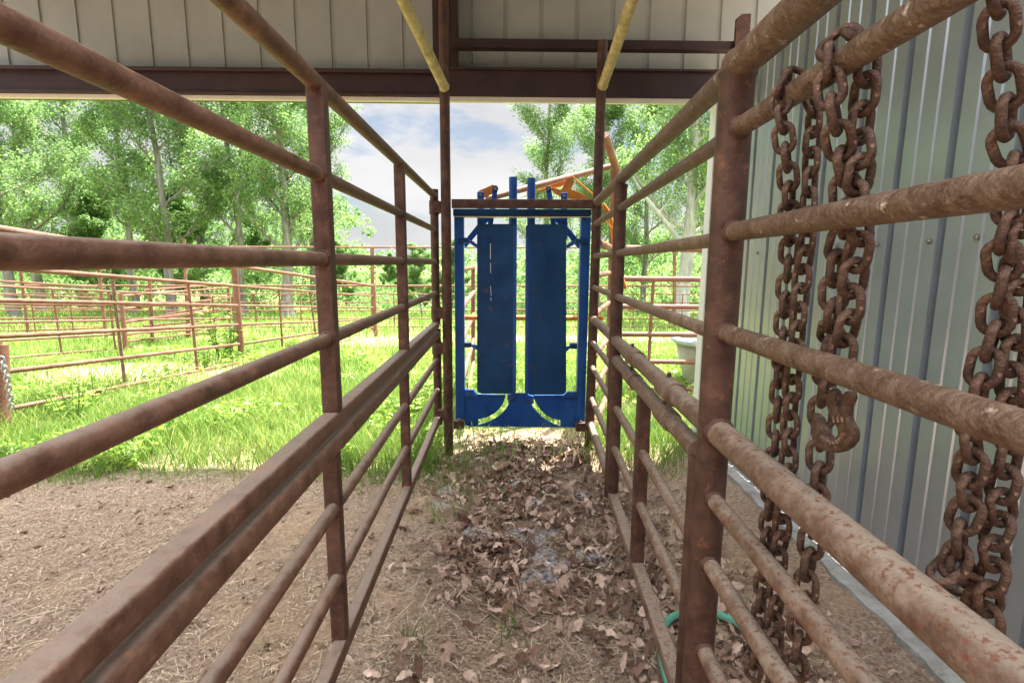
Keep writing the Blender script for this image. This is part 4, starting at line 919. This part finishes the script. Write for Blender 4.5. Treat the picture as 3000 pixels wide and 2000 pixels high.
# single large leaves
for k,(px_,py_,s,lb) in enumerate(((1075,1830,.075,'pale curled leaf on bare dirt between the lower gate rails'),(1150,1790,.07,'pair leaf right of the near gate foot, partly upright'),(700,1840,.055,'pale lobed leaf alone on the dirt at lower left'),(1600,1960,.12,'large brown leaf at the bottom centre of the picture'),(1640,1860,.10,'curled brown leaf just above the bottom centre leaf'),(1565,1800,.11,'long pointed leaf at the tip of the leaf drift'),(1300,1640,.10,'big flat tan leaf left of the drift'),(1880,1760,.12,'leaf lying against the right lower panel'),(2410,1780,.085,'pale leaf on sandy dirt by the footing'),(2550,1880,.07,'small upright tan leaf near the footing'),(2140,1900,.13,'broad pale leaf beside the green hose'))):
    q = onG(px_,py_); v_ = leaf_verts(q[0],q[1],.008,s,rn.uniform(0,6.28),rn.gauss(0,.15),rn.gauss(0,.15),.9,rn)
    o = empty('oak_leaf', (q[0],q[1],0), lb, 'leaf', 'large single fallen leaves'); COL.objects.unlink(o); D.objects.remove(o)
    me = D.meshes.new('oak_leaf'); me.from_pydata([(a-q[0],b-q[1],c) for a,b,c in v_],[],LF); me.materials.append(M['deadleaf']); me.update()
    o = obj('oak_leaf', me); o.location = (q[0],q[1],0); so_ = o.modifiers.new('thick','SOLIDIFY'); so_.thickness = .0006; tag(o, lb, 'leaf', 'large single fallen leaves')
for k,(pts_,lb) in enumerate((([(1155,1668),(1215,1672),(1290,1686)],'thin dark twig on the dirt left of the leaf drift'),([(1925,1462),(1965,1445),(2040,1425)],'dark stick on the dirt behind the right lower panel'),([(1430,1800),(1540,1880),(1545,1960)],'pale bent stem near the bottom centre'))):
    P3 = [onG(*q) for q in pts_]; 
    for q in P3: q[2] = .012
    tag(MB().sweep(P3,[.004,.0035,.002],7).build('twig','twig'), lb, 'twig')
# spider webs lying over the litter
for k,(px_,py_,rx) in enumerate(((1560,1590,.10),(1580,1490,.07),(1390,1580,.06),(1600,1660,.09),(1590,1710,.08),(1740,1650,.08),(1700,1465,.06),(1520,1430,.06),(1290,1500,.05),(1310,1455,.05))):
    q = onG(px_,py_); mb = MB(); n = 16; vs2 = [(q[0],q[1],.055)]
    for ring in (.5,1.):
        for i in range(n):
            t = 2*pi*i/n; r_ = rx*ring*(1+.3*sin(3*t+k)+.15*sin(5*t+2*k)); vs2.append((q[0]+cos(t)*r_,q[1]+sin(t)*r_*.8,.055-.02*ring+.008*sin(4*t+k)))
    fs2 = [[0,1+i,1+(i+1)%n] for i in range(n)]+[[1+i,1+n+i,1+n+(i+1)%n,1+(i+1)%n] for i in range(n)]
    tag(mb.add(vs2,fs2,True).build('cobweb','web'), 'hazy bluish cobweb sheet spread over the dead leaves', 'cobweb', 'cobwebs on the leaf drift')
